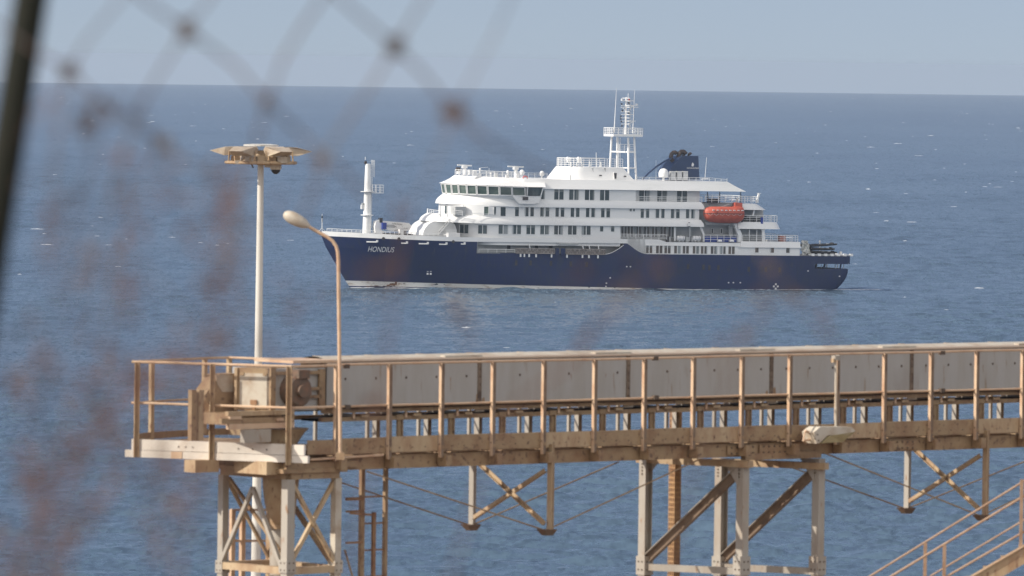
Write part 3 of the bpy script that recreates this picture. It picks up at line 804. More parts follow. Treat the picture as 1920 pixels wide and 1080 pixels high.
# name on the bow
def flat_text(txt, size, mat, name, parent, mw_local, extr=.01, shear=.25, spacing=1.0):
    cu = bpy.data.curves.new(name, 'FONT'); cu.body = txt; cu.size = size; cu.extrude = extr; cu.shear = shear; cu.space_character = spacing; cu.align_x = 'CENTER'; cu.align_y = 'CENTER'
    tmp = bpy.data.objects.new('tmp_text', cu); col.objects.link(tmp)
    dg = bpy.context.evaluated_depsgraph_get(); me = bpy.data.meshes.new_from_object(tmp.evaluated_get(dg))
    bpy.data.objects.remove(tmp); me.name = name; me.materials.clear(); me.materials.append(MT[mat])
    o = bpy.data.objects.new(name, me); col.objects.link(o); o.parent = parent; o.matrix_local = mw_local; return o
def name_on_hull():
    A, B = on_hull(689, 467.0), on_hull(739, 468.6); c = on_hull(714, 468.5); up2 = on_hull(714, 462) - on_hull(714, 474)
    X = (B-A).normalized(); Z_ = X.cross(up2).normalized(); Y_ = Z_.cross(X)
    if Z_.y < 0: Z_ = -Z_
    Y_ = Z_.cross(X)
    c = (A+B)/2 + Z_*.12
    if (on_hull(714, 468)-c).dot(Z_) > -.06: c = on_hull(714, 468)+Z_*.1
    m = Matrix(((X.x, Y_.x, Z_.x, c.x), (X.y, Y_.y, Z_.y, c.y), (X.z, Y_.z, Z_.z, c.z), (0, 0, 0, 1)))
    o = flat_text('HONDIUS', 1.52, 'letter', 'name_lettering', ship, m, .02, .3, 1.02)
    w = (B-A).length; xs = [v.co.x for v in o.data.vertices]; k = w/(max(xs)-min(xs))
    # follow the flare of the bow letter by letter
    for v in o.data.vertices:
        p = m @ Vector((v.co.x*k, v.co.y, v.co.z)); h = half(p.x, p.z)[0]; p.y = h + .03 + v.co.z; v.co = m.inverted() @ p
name_on_hull()
# recess amidships
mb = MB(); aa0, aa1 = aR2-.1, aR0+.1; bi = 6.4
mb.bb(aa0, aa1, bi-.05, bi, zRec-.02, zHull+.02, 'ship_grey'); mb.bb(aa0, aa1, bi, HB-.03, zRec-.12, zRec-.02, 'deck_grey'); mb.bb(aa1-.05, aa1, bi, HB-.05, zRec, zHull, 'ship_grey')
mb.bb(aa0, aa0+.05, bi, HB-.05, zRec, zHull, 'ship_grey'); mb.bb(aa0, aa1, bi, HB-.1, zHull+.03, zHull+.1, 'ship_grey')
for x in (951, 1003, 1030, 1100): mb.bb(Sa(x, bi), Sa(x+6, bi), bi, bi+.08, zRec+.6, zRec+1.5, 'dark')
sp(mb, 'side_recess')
mb = MB(); prev = None
for i in range(13):
    a = lerp(aR1, aR2, i/12); p = Vector((a, HB+.03, zr(a)))
    if prev: mb.bar(prev, p, .09, .1, 'ship_white')
    prev = p
sp(mb, 'recess_edge')
rail([(aR0-.3, HB-.1, zRec), (Sa(966), HB-.1, zRec)], .7, 2, 2.0)
def platform(x0, x1, y0, y1):
    mb = MB(); a0, a1 = Sa(x0, 9.2, y0), Sa(x1, 9.2, y0); zt, zb = Sz((x0+x1)/2, y0, 9.2), Sz((x0+x1)/2, y1, 9.2)
    for z in (zt, zb): mb.bar((a0, 9.15, z), (a1, 9.15, z), .14, .16, 'gang')
    for b in (9.1,):
        n = 18
        for i in range(n):
            s0, s1 = lerp(a0, a1, i/n), lerp(a0, a1, (i+1)/n)
            mb.bar((s0, b, zb if i % 2 else zt), (s1, b, zt if i % 2 else zb), .1, .1, 'gang')
            mb.bar((s0, b, zb), (s0, b, zt), .09, .09, 'gang')
    mb.bb(a0, a1, 8.86, 9.04, zb+.12, zt-.12, 'gang_dark')
    sp(mb, 'boarding_platform')
MT['gang'] = paint('gang', (.32, .29, .27), .7, (.18, .15, .13), 1.5)
MT['gang_dark'] = paint('gang_dark', (.17, .15, .15), .8, (.12, .1, .09), 2)
platform(968, 1040, 466.5, 475); platform(1062, 1136, 467.5, 476.8)
mb = MB()
mb.bb(Sa(1042, 9), Sa(1048.5, 9), 8.85, 9.05, Sz(1046, 478, 9), Sz(1046, 465.5, 9), 'navy'); mb.bb(Sa(1052.5, 9), Sa(1060, 9), 8.85, 9.05, Sz(1056, 478, 9), Sz(1056, 465.5, 9), 'navy')
mb.bb(Sa(1047, 8.9), Sa(1085, 8.9), 8.85, 8.95, zHull-.35, zHull+.02, 'ship_grey')
for x in (976, 983, 992, 1005, 1034, 1063, 1092, 1104, 1121):
    p = S(x, 478.8+(x-976)*.018, 9.0); mb.box(p, (.14, .12, .3), 'ship_white')
for x in (992, 1092, 1104, 1121): p = S(x, 462+(x-976)*.018, 9.0); mb.bar(p+Vector((0, 0, .5)), p-Vector((.3, 0, .7)), .16, .16, 'ship_white')
build_each(mb, 'platform_bracket', ship)
# white side aft with windows
mb = MB(); aW = Sa(1500, HB, 465)
zA = Sz(1300, 454.5)
afp = []
def zdeck(a):
    t = (Sa(1236)-a)/(Sa(1236)-Sa(1250)); t = max(0, min(1, t)); return lerp(zStrip, zA, t)
sts = [Sa(x) for x in (1500, 1460, 1420, 1390, 1389, 1350, 1300, 1250, 1243, 1236, 1214, 1208, 1202, 1196, 1190, 1184, 1180, 1177)]
def zwt(a):
    z = zdeck(a)
    if a < Sa(1389.5): z = Sz(1440, 453)
    return z
for side in (1, -1):
    for i in range(len(sts)-1):
        a, b = sts[i], sts[i+1]; y = side*HB
        mb.add([(a, y, zn(a)), (b, y, zn(b)), (b, y, zwt(b)), (a, y, zwt(a))], [(0, 1, 2, 3)], 'ship_white')
        mb.add([(a, y, zwt(a)), (b, y, zwt(b)), (b, y-side*.25, zwt(b)), (a, y-side*.25, zwt(a))], [(0, 1, 2, 3)], 'ship_white')
        # thin ledge along the window heads
mb.add([(aW, HB, zLow), (aW, -HB, zLow), (aW, -HB, zwt(aW)), (aW, HB, zwt(aW))], [(0, 1, 2, 3)], 'ship_white')
mb.bb(aW, Sa(1212), HB, HB+.14, Sz(1300, 461.3), Sz(1300, 460.3), 'ship_white')
sp(mb, 'aft_side')
mb = MB(); mb.bb(aW, Sa(1236), -HB+.2, HB-.25, zA-.35, zA-.25, 'deck_grey'); sp(mb, 'deck')
mb = MB(); mb.bb(aW-.3, Sa(1385), HB, HB+.3, Sz(1440, 464.5), Sz(1440, 463.3), 'ship_white'); mb.prism([(aW, HB+.001, Sz(1440, 453)), (aW, HB+.28, Sz(1440, 463.3)), (aW, HB+.001, Sz(1440, 463.3))], (Sa(1389)-aW, 0, 0), 'ship_white'); sp(mb, 'deck_band')
row([(1211.3, 1223), (1230, 1242), (1245.7, 1257.3), (1264, 1276), (1280, 1291.5), (1298.8, 1310.5), (1314, 1325.7), (1332.6, 1344.5), (1350.3, 1360.5), (1365.8, 1377.5)], 461.3, 475.4, 1290, HB, 'glass_brown')
row([(1415.8, 1422.2), (1444.6, 1451.2), (1474, 1480.5)], 464, 473.7, 1445, HB, 'glass_brown', False)
# boat deck aft of the promenade
mb = MB()
mb.bar(S(1265, 452, 8.0), S(1265, 426, 8.0), .3, .3, 'ship_white')
mb.bb(Sa(1300, 7), Sa(1266, 7), 6.05, 6.3, zA, z1b, 'ship_grey')
mb.prism([S(x, y, 8.2) for x, y in ((1312, 426), (1316, 426), (1321, 438), (1321, 453), (1318, 453), (1318, 439))], (0, -.3, 0), 'ship_white')
sp(mb, 'pillar')
rail([S(1320, 453.5, 8.4), S(1382, 454, 8.4)], 1.35, 3, 1.4)
mb = MB(); mb.bb(Sa(1381, 8), Sa(1321, 8), 7.9, 8.1, Sz(1350, 454, 8), Sz(1350, 443.5, 8), 'blue_paint'); sp(mb, 'blue_locker')
for x in (1349.5, 1371.5):
    mb = MB(); p = S(x, 453, 8.7); q = S(x, 449, 8.7)
    mb.loft([[(p.x-.45, 8.3, p.z), (p.x+.45, 8.3, p.z), (p.x+.45, 9.0, p.z), (p.x-.45, 9.0, p.z)], [(p.x-.3, 8.4, q.z), (p.x+.38, 8.4, q.z), (p.x+.38, 8.9, q.z), (p.x-.3, 8.9, q.z)]], 'ship_white'); sp(mb, 'mooring_bitt')
# davits
mb = MB(); 
for xo in (0,):
    mb.prism([S(x, y, 8.4) for x, y in ((1376, 419), (1382, 419), (1391, 438), (1391, 454), (1384, 454), (1384, 441))], (0, -.8, 0), 'ship_white')
    mb.prism([S(x, y, 7.4) for x, y in ((1366, 420), (1374, 420), (1374, 454), (1368, 454))], (0, -.5, 0), 'ship_grey')
mb.bar(S(1322, 418.5, 8.0), S(1384, 420, 8.0), .5, .5, 'ship_grey'); sp(mb, 'davit')
for x in (1334, 1351): row([(x, x+3)], 429, 437, 1340, 6.02, 'dark', False)
# aft terraces
def aft_band(x0, x1b, x1t, yb, yt, xr, hw=9.0):
    mb = MB(); zb = Sz(xr, yb, hw); zt = Sz(xr, yt, hw-.4); a0 = Sa(x0, hw, yb)
    def ring(at, h, z):
        r = 2.2; pts = [(a0, h, z)]
        for k in range(7): u = k/6*PI/2; pts.append((at + r*(1-math.sin(u)), h - r*.8*(1-math.cos(u)), z))
        pts += [(a, -b, c) for a, b, c in pts[::-1]]; return pts
    mb.loft([ring(Sa(x1b, hw, yb), hw, zb), ring(Sa(x1t, hw-.4, yt), hw-.4, zt)], 'ship_white'); sp(mb, 'deck_band', 30)
    return zt
def aft_rail(x0, x1, y, xr, hw=8.5, h=1.2, bars=3):
    z = Sz(xr, y, hw); a0, a1 = Sa(x0, hw, y), Sa(x1, hw, y); r = 2.0
    pts = [(a0, hw, z)] + [(a1 + r*(1-math.sin(u)), hw - r*.8*(1-math.cos(u)), z) for u in (0, .5, 1.0, 1.4)] + [(a1, 3, z), (a1, -6, z), (a1+2, -hw, z), (a0, -hw, z)]
    rail(pts, h, bars, 1.4)
aft_band(1388, 1441, 1424, 393.5, 382, 1410); aft_rail(1322, 1427, 380.5, 1400)
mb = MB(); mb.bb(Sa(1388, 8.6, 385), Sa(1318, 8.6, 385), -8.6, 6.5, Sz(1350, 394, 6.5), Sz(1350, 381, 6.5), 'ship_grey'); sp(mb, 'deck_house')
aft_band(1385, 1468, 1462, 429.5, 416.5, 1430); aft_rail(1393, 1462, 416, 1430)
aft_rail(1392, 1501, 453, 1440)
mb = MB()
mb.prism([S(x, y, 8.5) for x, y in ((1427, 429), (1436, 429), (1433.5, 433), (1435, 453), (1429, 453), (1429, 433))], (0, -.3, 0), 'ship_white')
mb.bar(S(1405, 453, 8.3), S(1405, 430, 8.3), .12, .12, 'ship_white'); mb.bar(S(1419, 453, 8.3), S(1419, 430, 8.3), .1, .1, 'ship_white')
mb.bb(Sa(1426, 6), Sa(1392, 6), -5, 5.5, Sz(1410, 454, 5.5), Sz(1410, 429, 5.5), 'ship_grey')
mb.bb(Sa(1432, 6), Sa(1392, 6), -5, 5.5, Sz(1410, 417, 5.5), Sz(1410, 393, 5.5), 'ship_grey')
for x0, x1, y0, y1 in ((1401, 1409, 431, 450), (1394, 1399, 403, 416)): mb.bb(Sa(x0, 5.6), Sa(x1, 5.6), 5.5, 5.6, Sz(x0, y1, 5.6), Sz(x0, y0, 5.6), 'dark')
mb.bar(S(1414, 393, 8.2), S(1411, 405, 8.2), .4, .3, 'ship_white'); mb.bar(S(1423, 363, 8.0), S(1418.5, 380, 8.0), .4, .3, 'ship_white'); mb.bar(S(1419, 362, 8), S(1427, 362.5, 8), .08, .08, 'ship_white')
for x in (1326.5, 1349.5, 1389): mb.bar(S(x, 360, 7.5), S(x, 381, 7.5), .14, .14, 'dark')
sp(mb, 'pillar')
mb = MB()
for x0, x1 in ((1395, 1410), (1412, 1426)): mb.bb(Sa(x0, 7), Sa(x1, 7), 6.5, 7.5, Sz(1400, 415.5, 7), Sz(1400, 408, 7), 'dark')
mb.bb(Sa(1328, 7), Sa(1344, 7), 6, 7.2, Sz(1336, 380, 7), Sz(1336, 372.5, 7), 'dark'); mb.bb(Sa(1425, 8.4), Sa(1429, 8.4), 8.4, 8.7, Sz(1425, 419.5, 8.4), Sz(1425, 407.5, 8.4), 'blue_paint')
mb.bb(Sa(1473, 8), Sa(1462, 8), 7, 8, Sz(1466, 453, 8), Sz(1466, 442, 8), 'faded_red')
build_each(mb, 'deck_furniture', ship)
# stern
mb = MB(); zs1 = Sz(1560, 495, 6.8)
sp(MB().bb(0.1, 9, -7, 7, zLow-.02, zLow+.06, 'deck_grey'), 'deck')
mb = MB(); prev = None
for x in range(1516, 1598, 4):
    p = on_hull(x, 479.5+(x-1516)*.01) if x < 1590 else S(x, 480, 7.0); p = Vector((p.x, p.y, zLow+.22))
    if prev: mb.bar(prev, p, .28, .12, 'ship_white')
    if (x % 12) == 0: mb.box(p, (.3, .2, .24), 'ship_white')
    prev = p
mb.bar((.05, -7.0, zLow+.22), (.05, 7, zLow+.22), .14, .2, 'ship_white')
mb.box(S(1576, 474.5, 6), (.22, .22, .3), 'ship_white')
sp(mb, 'stern_rail')
mb = MB(); mb.bb(.6, Sa(1531), -7.3, 7.3, zG0-.1, zG0-.02, 'deck_grey'); mb.bb(.3, Sa(1527), -7.3, 7.3, zG1+.02, zG1+.1, 'deck_grey'); mb.bb(Sa(1531)-.1, Sa(1531), -7.3, 7.3, zG0, zG1, 'navy'); sp(mb, 'deck')
mb = MB()
for x0, x1, w in ((1531, 1529, .5), (1547, 1543.5, .45), (1566, 1566, .16), (1577, 1575, .35), (1582, 1582, .14), (1540, 1540, .1)): mb.bar(S(x0, 494, 7.0), S(x1, 505, 7.0), w, w*.5, 'navy' if w > .2 else 'ship_grey')
for x0, x1, w in ((1551, 1549, .3), (1571, 1570, .2)): mb.bar(S(x0, 494, -6.0), S(x1, 505, -6.0), w, w*.5, 'ship_grey')
build_each(mb, 'stern_strut', ship)
# top of the house: upper deckhouse, railing, mast
mb = MB(); zt = z3t
def hs(pxs, b): return [S(x, y, b) for x, y in pxs]
near = [(1091, 336.5, 5.6), (1102, 314, 5.0), (1166, 316, 5.0), (1176, 321, 5.2), (1189, 337.5, 5.6)]
def upper_house():
    zb = z3t-.1; zt = Sz(1120, 313.5, 5.0); zt2 = Sz(1166, 316, 5)
    a0b, a0t = Sa(1095, 5.6, 336), Sa(1095, 5.0, 314)
    Lb = solveLf(a0b, 5.6, zb, 0, 1023); Lt = solveLf(a0t, 5.0, zt, 0, 1042.5)
    at = Sa(1190, 5.6, 336); att = Sa(1168, 5.0, 316)
    rb = ell(at, a0b, Lb, 5.6, zb); rt = ell(att, a0t, Lt, 5.0, zt)
    mid = [(lerp(a[0], b[0], .5)+.0, lerp(a[1], b[1], .5), lerp(a[2], b[2], .5)) for a, b in zip(rb, rt)]
    m = MB(); m.loft([rb, mid, rt], 'ship_white'); sp(m, 'upper_house', 30)
    m = MB()
    m.prism([S(x, y, 5.45) for x, y in ((1151, 335.5), (1149.8, 323), (1157.8, 323), (1157, 335.5))], (0, .25, 0), 'ship_white')
    m.prism([S(x, y, 5.75) for x, y in ((1152.3, 335), (1151, 324.5), (1156.3, 324.5), (1155.6, 335))], (0, .03, 0), 'dark'); sp(m, 'door')
    m = MB()
    for x, y in ((1111, 318), (1134, 318)): m.prism([S(x-2, y-3, 5.55), S(x+1.5, y-3, 5.55), S(x+1, y+5, 5.55)], (0, .1, 0), 'ship_grey')
    for x, y in ((1126, 329), (1172, 330.5)): m.box(S(x, y, 5.7), (.25, .05, .12), 'dark')
    m.box(S(1070, 333, 8), (.08, .08, .5), 'ship_grey'); build_each(m, 'wall_fitting', ship)
    return ell(att, a0t, Lt-.2, 4.85, zt)
rt = upper_house()
rail([rt[0]] + rt[1:-1:2] + [rt[-1]], 1.65, 4, 1.5, .04)
mb = MB()
for x, y in ((1064, 299), (1068, 300), (1084, 299), (1088, 300)): mb.lathe(S(x, y+6, 0), [(.15, 0), (.15, .5), (.32, .6), (.32, .9), (.1, 1.15)], 'ship_white', 10)
mb.bar(S(1118, 313, 3), S(1118, 286, 3), .1, .1, 'ship_white')
for x in (1071, 1082, 1091, 1106, 1127): mb.prism([S(x-2, 313, 4), S(x+2, 313, 4), S(x+.5, 303, 4), S(x-.5, 303, 4)], (0, -.2, 0), 'ship_white')
build_each(mb, 'deck_fitting', ship)
def mast():
    zp = Sz(1170, 254, 0); cx = Sa(1170, 0, 254)
    m = MB()
    legs = []
    for (xb, yb, xt, yt, b) in ((1143.5, 316, 1147, 256, -2.0), (1157, 316, 1157.5, 257, -1.4), (1178.5, 327, 1178, 258, 2.4), (1193, 338, 1189, 257, 2.2)):
        A, B = S(xb, yb, b), S(xt, yt, b*.7); m.tube([A, B], .20, 'ship_white', 10); legs.append((A, B))
    m.build  # keep
    def ringat(t, w):
        q = [A.lerp(B, t) for A, B in legs]
        for i, j in ((0, 1), (0, 2), (1, 3), (2, 3)): m.bar(q[i], q[j], w, w, 'ship_white')
    yz = Sz(1160, 284.5, 0)
    for z_, w in ((Sz(1160, 284.5, 0), .28), (Sz(1160, 314.5, 0), .2)):
        q = [A.lerp(B, (z_-A.z)/(B.z-A.z)) for A, B in legs]
        for i, j in ((0, 1), (0, 2), (1, 3), (2, 3)): m.bar(q[i], q[j], w, w, 'ship_white')
    for q in (-.2, .2): m.bar(S(1161+q*8, 316, 0), S(1161+q*8, 258, 0), .1, .1, 'ship_white')
    o = sp(m, 'mast_tower', 30)
    A0, A1 = Sa(1137.5, 0, 246), Sa(1203.5, 0, 246)
    m = MB(); m.bb(A0-.4, A1+.8, -2.6, 2.6, Sz(1170, 256, 0), Sz(1170, 251.5, 0), 'ship_white'); sp(m, 'mast_platform')
    zt = Sz(1170, 251.5, 0); x0, x1 = A0-.4, A1+.8
    rail([(x0, 2.5, zt), (x1, 2.5, zt), (x1, -2.5, zt), (x0, -2.5, zt), (x0, 2.5, zt)], 1.2, 4, 1.1, .04)
    q = Sz(1172, 284, 0); rail([S(1161, 284, 1.5), S(1190, 285, 1.5)], 1.4, 4, 1, .035)
    # upper pole with yards
    m = MB(); c = Sa(1173.5, 0, 220)
    m.tube([(c, 0, zt), (c, 0, Sz(1173, 215, 0)), (c, 0, Sz(1173, 182, 0))], [.24, .2, .14], 'ship_white', 8)
    m.tube([(c-.4, 0, Sz(1173, 198, 0)), (c-.4, 0, Sz(1173, 175, 0))], [.08, .05], 'ship_white', 6)
    for y, l, r in ((232.5, 8, 3), (227, 9, 18), (221, 8, 0), (214.5, 8, 15), (209.5, 9, 6), (201, 9, 23), (198, 8, 18), (189, 6, 14), (184, 1, 7)):
        z = Sz(1173, y, 0); m.bar(S(1173.5-l, y, 0), S(1173.5+r, y, 0), .15, .14, 'ship_white')
        m.bar((c, -2.0, z), (c, 2.0, z), .1, .1, 'ship_white')
    m.bar(S(1174, 209, 0), S(1168, 202, 0), .16, .16, 'ship_white'); m.bar(S(1178, 233, 0), S(1187, 228, 0), .1, .1, 'ship_white'); m.bar(S(1178, 207, 0), S(1184, 202, 0), .1, .1, 'ship_white')
    m.tube([S(1180.5, 242, 0), S(1180.5, 184, 0)], .06, 'ship_grey', 6)
    for y in range(186, 242, 5): m.bar(S(1177, y, 0), S(1183, y, 0), .07, .07, 'ship_white')
    m.bar(S(1183, 242, 0), S(1183, 190, 0), .05, .05, 'ship_white')
    for x, y in ((1165.5, 195), (1167, 207), (1164, 218), (1164, 223), (1178.5, 193), (1179, 212), (1166, 236), (1165, 228)): m.box(S(x, y, .3), (.12, .12, .16), 'dark')
    m.box(S(1179, 187, 0), (.14, .14, .2), 'red')
    for x, y in ((1166.3, 187), (1194, 196.5), (1186, 199)): m.box(S(x, y, 0), (.16, .16, .2), 'ship_white')
    sp(m, 'signal_mast')
    m = MB()
    for x0, y0, x1, y1, b in ((1151.5, 236, 1156, 165, 0.5), (1186.5, 237, 1190, 168, -.5)):
        A, B = S(x0, y0+12, b), S(x1, y1, b); m.tube([A, A.lerp(B, .12)], .17, 'ship_white', 6); m.tube([A.lerp(B, .12), A.lerp(B, .5), B], [.10, .07, .03], 'ship_white', 6)
    sp(m, 'whip_antenna')
mast()
# things on the bridge roof: railing, scanners, domes
def bridge_top():
    zt = z3t+.05; a0 = Sa(992, 7.6, 335)
    o = ell(Sa(1024, 7.4), a0, solveLf(a0, 7.3, zt, .35, 853), 7.3, zt, .35)
    rail([o[0]]+o[1:-1:2]+[o[-1]], 1.1, 4, 1.5, .035)
    for (x, yb, w, yt, b) in ((871, 328, 27, 310, 0.0), (967, 334, 30, 312.5, 3.0)):
        m = MB(); p = S(x, yb, b); q = S(x, yt+2.5, b)
        m.tube([p, q], .28 if x < 900 else .36, 'ship_white', 10); m.box(q, (.45, .45, .32), 'ship_white')
        m.bar(S(x-w/2, yt-.6, b), S(x+w/2, yt+.8, b), .22, .26, 'ship_white'); sp(m, 'radar_scanner')
    for x, y, r, b in ((979, 323, .48, 4), (1016.3, 325, .46, 5), (900, 317, .2, 2), (920.5, 325, .2, 4), (952, 322, .28, 4)):
        m = MB(); c = S(x, y, b)
        m.tube([c-Vector((0, 0, 1.4)), c-Vector((0, 0, r*.8))], .1, 'ship_white', 8)
        m.lathe(c, [(r*.8, -r), (r, -r*.4), (r, .1*r), (r*.85, r*.6), (r*.5, r*.95), (.02, r*1.1)], 'ship_white', 14); sp(m, 'radome', 40)
    m = MB()
    m.box(S(859, 317, -2), (.35, .3, .35), 'exhaust'); m.box(S(860, 321, -2), (.3, .3, .5), 'ship_white')
    m.bar(S(901, 314.5, 2), S(915, 313.5, 2), .05, .07, 'ship_white'); m.bar(S(917, 330, 2), S(917, 315, 2), .05, .05, 'ship_white')
    for x, y in ((899, 330), (891, 325), (930, 328), (882, 323), (951, 333), (970, 330)): m.box(S(x, y, 5), (.3, .25, .5), 'ship_white')
    build_each(m, 'roof_equipment', ship)
    m = MB(); c = S(984.5, 334, 6.8)
    pts = [c + Vector((math.cos(k*PI/6)*.42, .1, math.sin(k*PI/6)*.42)) for k in range(13)]; m.tube(pts, .13, 'red', 6); sp(m, 'lifebuoy')
bridge_top()
# funnel
def funnel():
    m = MB(); b = 3.0
    prof = [(1204, 337), (1216, 325), (1230, 314), (1247, 302), (1258, 297), (1268, 293.5), (1281, 292.5), (1309.5, 292.5), (1311.5, 337)]
    m.prism([S(x, y, b) for x, y in [(1253, 337), (1255, 322), (1261, 310), (1270, 301), (1276, 295), (1281, 292.5), (1309.5, 292.5), (1311.5, 337)]], (0, -6.0, 0), 'funnel_blue')
    sp(m, 'funnel')
    m = MB()
    out = [(1204, 337), (1216, 324.5), (1230, 313), (1247, 302), (1259, 297)]
    m2 = [S(x, y, b+.05) for x, y in out]
    for i in range(len(m2)-1): m.bar(m2[i], m2[i+1], .3, .28, 'funnel_blue', Vector((0, 1, 0)))
    sp(m, 'funnel_fin')
    for x, y, r, h in ((1262, 297, .42, 11), (1277, 297, .5, 12), (1284, 293, .3, 6), (1293, 293, .26, 5)):
        m = MB(); c = S(x, y, 1.0); hh = h*.104
        pts = [c + Vector((-u*hh, 0, v*hh)) for u, v in ((.15, -.7), (-.25, -.2), (-.42, .25), (-.3, .72), (.02, 1.0), (.38, 1.02), (.6, .85))]
        m.tube(pts, r, 'exhaust', 10); sp(m, 'exhaust_pipe', 40)
    X = Vector((-1, 0, 0)); c = S(1299, 315.3, b+.05)
    m = Matrix(((-1, 0, 0, c.x), (0, 0, 1, c.y), (0, 1, 0, c.z), (0, 0, 0, 1)))
    flat_text('OCEANWIDE', .42, 'letter', 'funnel_lettering', ship, m, .01, 0, 1.0)
    m = MB(); q = S(1298.5, 309, b+.05); m.prism([q+Vector((.18, 0, -.3)), q+Vector((-.18, 0, -.3)), q+Vector((-.3, 0, .1)), q+Vector((0, 0, .5)), q+Vector((.2, 0, .1))], (0, .03, 0), 'letter'); sp(m, 'funnel_emblem')
    m = MB(); c = S(1244.3, 326, 5.0); m.tube([c-Vector((0, 0, 1.3)), c], .25, 'ship_white', 8)
    m.lathe(c, [(.75, -.75), (.96, -.55), (1.0, 0), (.95, .35), (.75, .75), (.45, .98), (.02, 1.08)], 'ship_white', 18); sp(m, 'radome', 40)
    for x in (1262.3, 1274.2, 1285.6):
        m = MB(); A, B = S(x-4.8, 338, 5.0), S(x+4.6, 321, 5.0); m.bb(A.x, B.x, 4.2, 5.0, A.z, B.z, 'ship_grey')
        for k in range(7): z = lerp(A.z, B.z, (k+.5)/7); m.bb(A.x-.06, B.x+.06, 5.0, 5.06, z-.05, z+.08, 'ship_white')
        sp(m, 'vent_louvre')
    m = MB(); m.tube([S(1321.5, 338, 4), S(1325, 295, 4)], [.06, .03], 'ship_white', 6); m.tube([S(1230, 338, 3), S(1230, 300, 3)], [.03, .02], 'ship_white', 6); m.bar(S(1314, 336, 4), S(1328, 335, 4), .2, .2, 'ship_white'); sp(m, 'whip_antenna')
    rail([S(1192, 338.5, 7.6), S(1330, 339.5, 7.6), S(1363, 343, 7.6), S(1363, 341, 0), S(1363, 341, -6)], .65, 2, 1.4)
funnel()

def at_ship(o_local_children=None): pass
def ship_thing(name, label, cat, loc, group=None):
    m = SH.M.copy(); m.translation = SH.world(loc); return thing(name, label, cat, m, group)
# lifeboat
def lifeboat():
    p = S(1356, 400.5, 9.2); t = ship_thing('lifeboat', 'orange enclosed lifeboat hanging under its davit on the white ship', 'lifeboat', p)
    L = (Sa(1319, 9.2)-Sa(1392.5, 9.2))/2; k = .1035
    # sections: x, half width, top z, keel z
    secs = [(-1.0, .9, .5, -1.0), (-.93, 1.25, 1.35, -1.45), (-.75, 1.42, 1.55, -1.75), (-.4, 1.5, 1.35, -1.85), (0, 1.5, 1.35, -1.85), (.4, 1.45, 1.35, -1.8), (.72, 1.2, 1.3, -1.6), (.9, .75, 1.0, -1.2), (1.0, .15, .5, -.3)]
    up, dn = [], []
    for s, w, zt, zk in secs:
        up.append([(s*L, w, 0), (s*L, w*1.0, zt*.35), (s*L, w*.8, zt*.8), (s*L, w*.45, zt), (s*L, -w*.45, zt), (s*L, -w*.8, zt*.8), (s*L, -w, zt*.35), (s*L, -w, 0)])
        dn.append([(s*L, -w, 0), (s*L, -w*.95, zk*.35), (s*L, -w*.6, zk*.8), (s*L, 0, zk), (s*L, w*.6, zk*.8), (s*L, w*.95, zk*.35), (s*L, w, 0)])
    m = MB(); m.loft(dn, 'orange'); m.build('boat_hull', t, 40)
    m = MB(); m.loft(up, 'orange'); m.build('canopy', t, 40)
    m = MB(); m.box((-.72*L, 0, 1.75), (.75, .7, .4), 'orange'); m.box((-.62*L, 0, 2.0), (.3, .4, .2), 'orange'); m.build('wheelhouse', t)
    m = MB()
    for i in range(len(secs)-1): m.bar((secs[i][0]*L, secs[i][1]+.03, 0), (secs[i+1][0]*L, secs[i+1][1]+.03, 0), .08, .1, 'dark')
    m.build('fender', t)
    m = MB()
    for k in range(8): s = lerp(.62, -.85, k/7); w = 1.46 if s < .5 else 1.33; m.box((s*L, w-.05, .68), (.2, .12, .07), 'letter')
    m.build('window', t)
    m = MB()
    for q in (.45, -.1): m.box((q*L, 1.44, .25), (.42, .05, .22), 'orange'); m.box((q*L, 1.50, .25), (.03, .02, .2), 'dark')
    m.build('hatch', t)
    m = MB()
    for q in (.8, .5, .2, -.1, -.4, -.7):
        m.tube([((q+.12)*L, 1.52, -.05), (q*L, 1.56, -.35), ((q-.12)*L, 1.52, -.05)], .025, 'letter', 4)
    m.build('grab_line', t)
    m = MB(); m.lathe((-.98*L, 0, -1.25), [(.38, -.12), (.42, .12)], 'dark', 12, Vector((1, 0, 0))); m.build('propeller_guard', t)
    m = MB()
    for q in (.72, -.68): m.bar((q*L, 0, 1.5), (q*L, -.6, 3.4), .07, .07, 'dark')
    m.build('fall_wire', t)
    m = MB(); m.bar((-.55*L, 0, 1.5), (-.75*L, 0, 3.1), .25, .25, 'ship_grey'); m.bar((.1*L, 0, 1.3), (-.3*L, 0, 1.9), .2, .2, 'ship_grey'); m.build('hook', t)
lifeboat()
for k, x in enumerate((1276.3, 1306)):
    p = S(x, 446.8, 8.3)
    t = ship_thing('liferaft_canister', ['white liferaft canister on the boat deck, nearer the bow of the two', 'white liferaft canister on the boat deck, under the lifeboat end of the rail'][k], 'liferaft canister', p, 'liferaft canisters on the boat deck')
    m = MB(); m.lathe((-.85, 0, 0), [(.05, 0), (.42, .08), (.5, .2), (.5, .83), (.54, .85), (.5, .87), (.5, 1.5), (.42, 1.62), (.05, 1.7)], 'letter', 16, Vector((1, 0, 0))); m.build('canister', t, 40)
    m = MB()
    for q in (-.35, .35): m.box((q, 0, -.5), (.08, .45, .12), 'ship_white'); m.tube([(q, .54*math.cos(A), .54*math.sin(A)) for A in [i*PI/6 for i in range(13)]], .02, 'dark', 4)
    m.build('cradle', t)
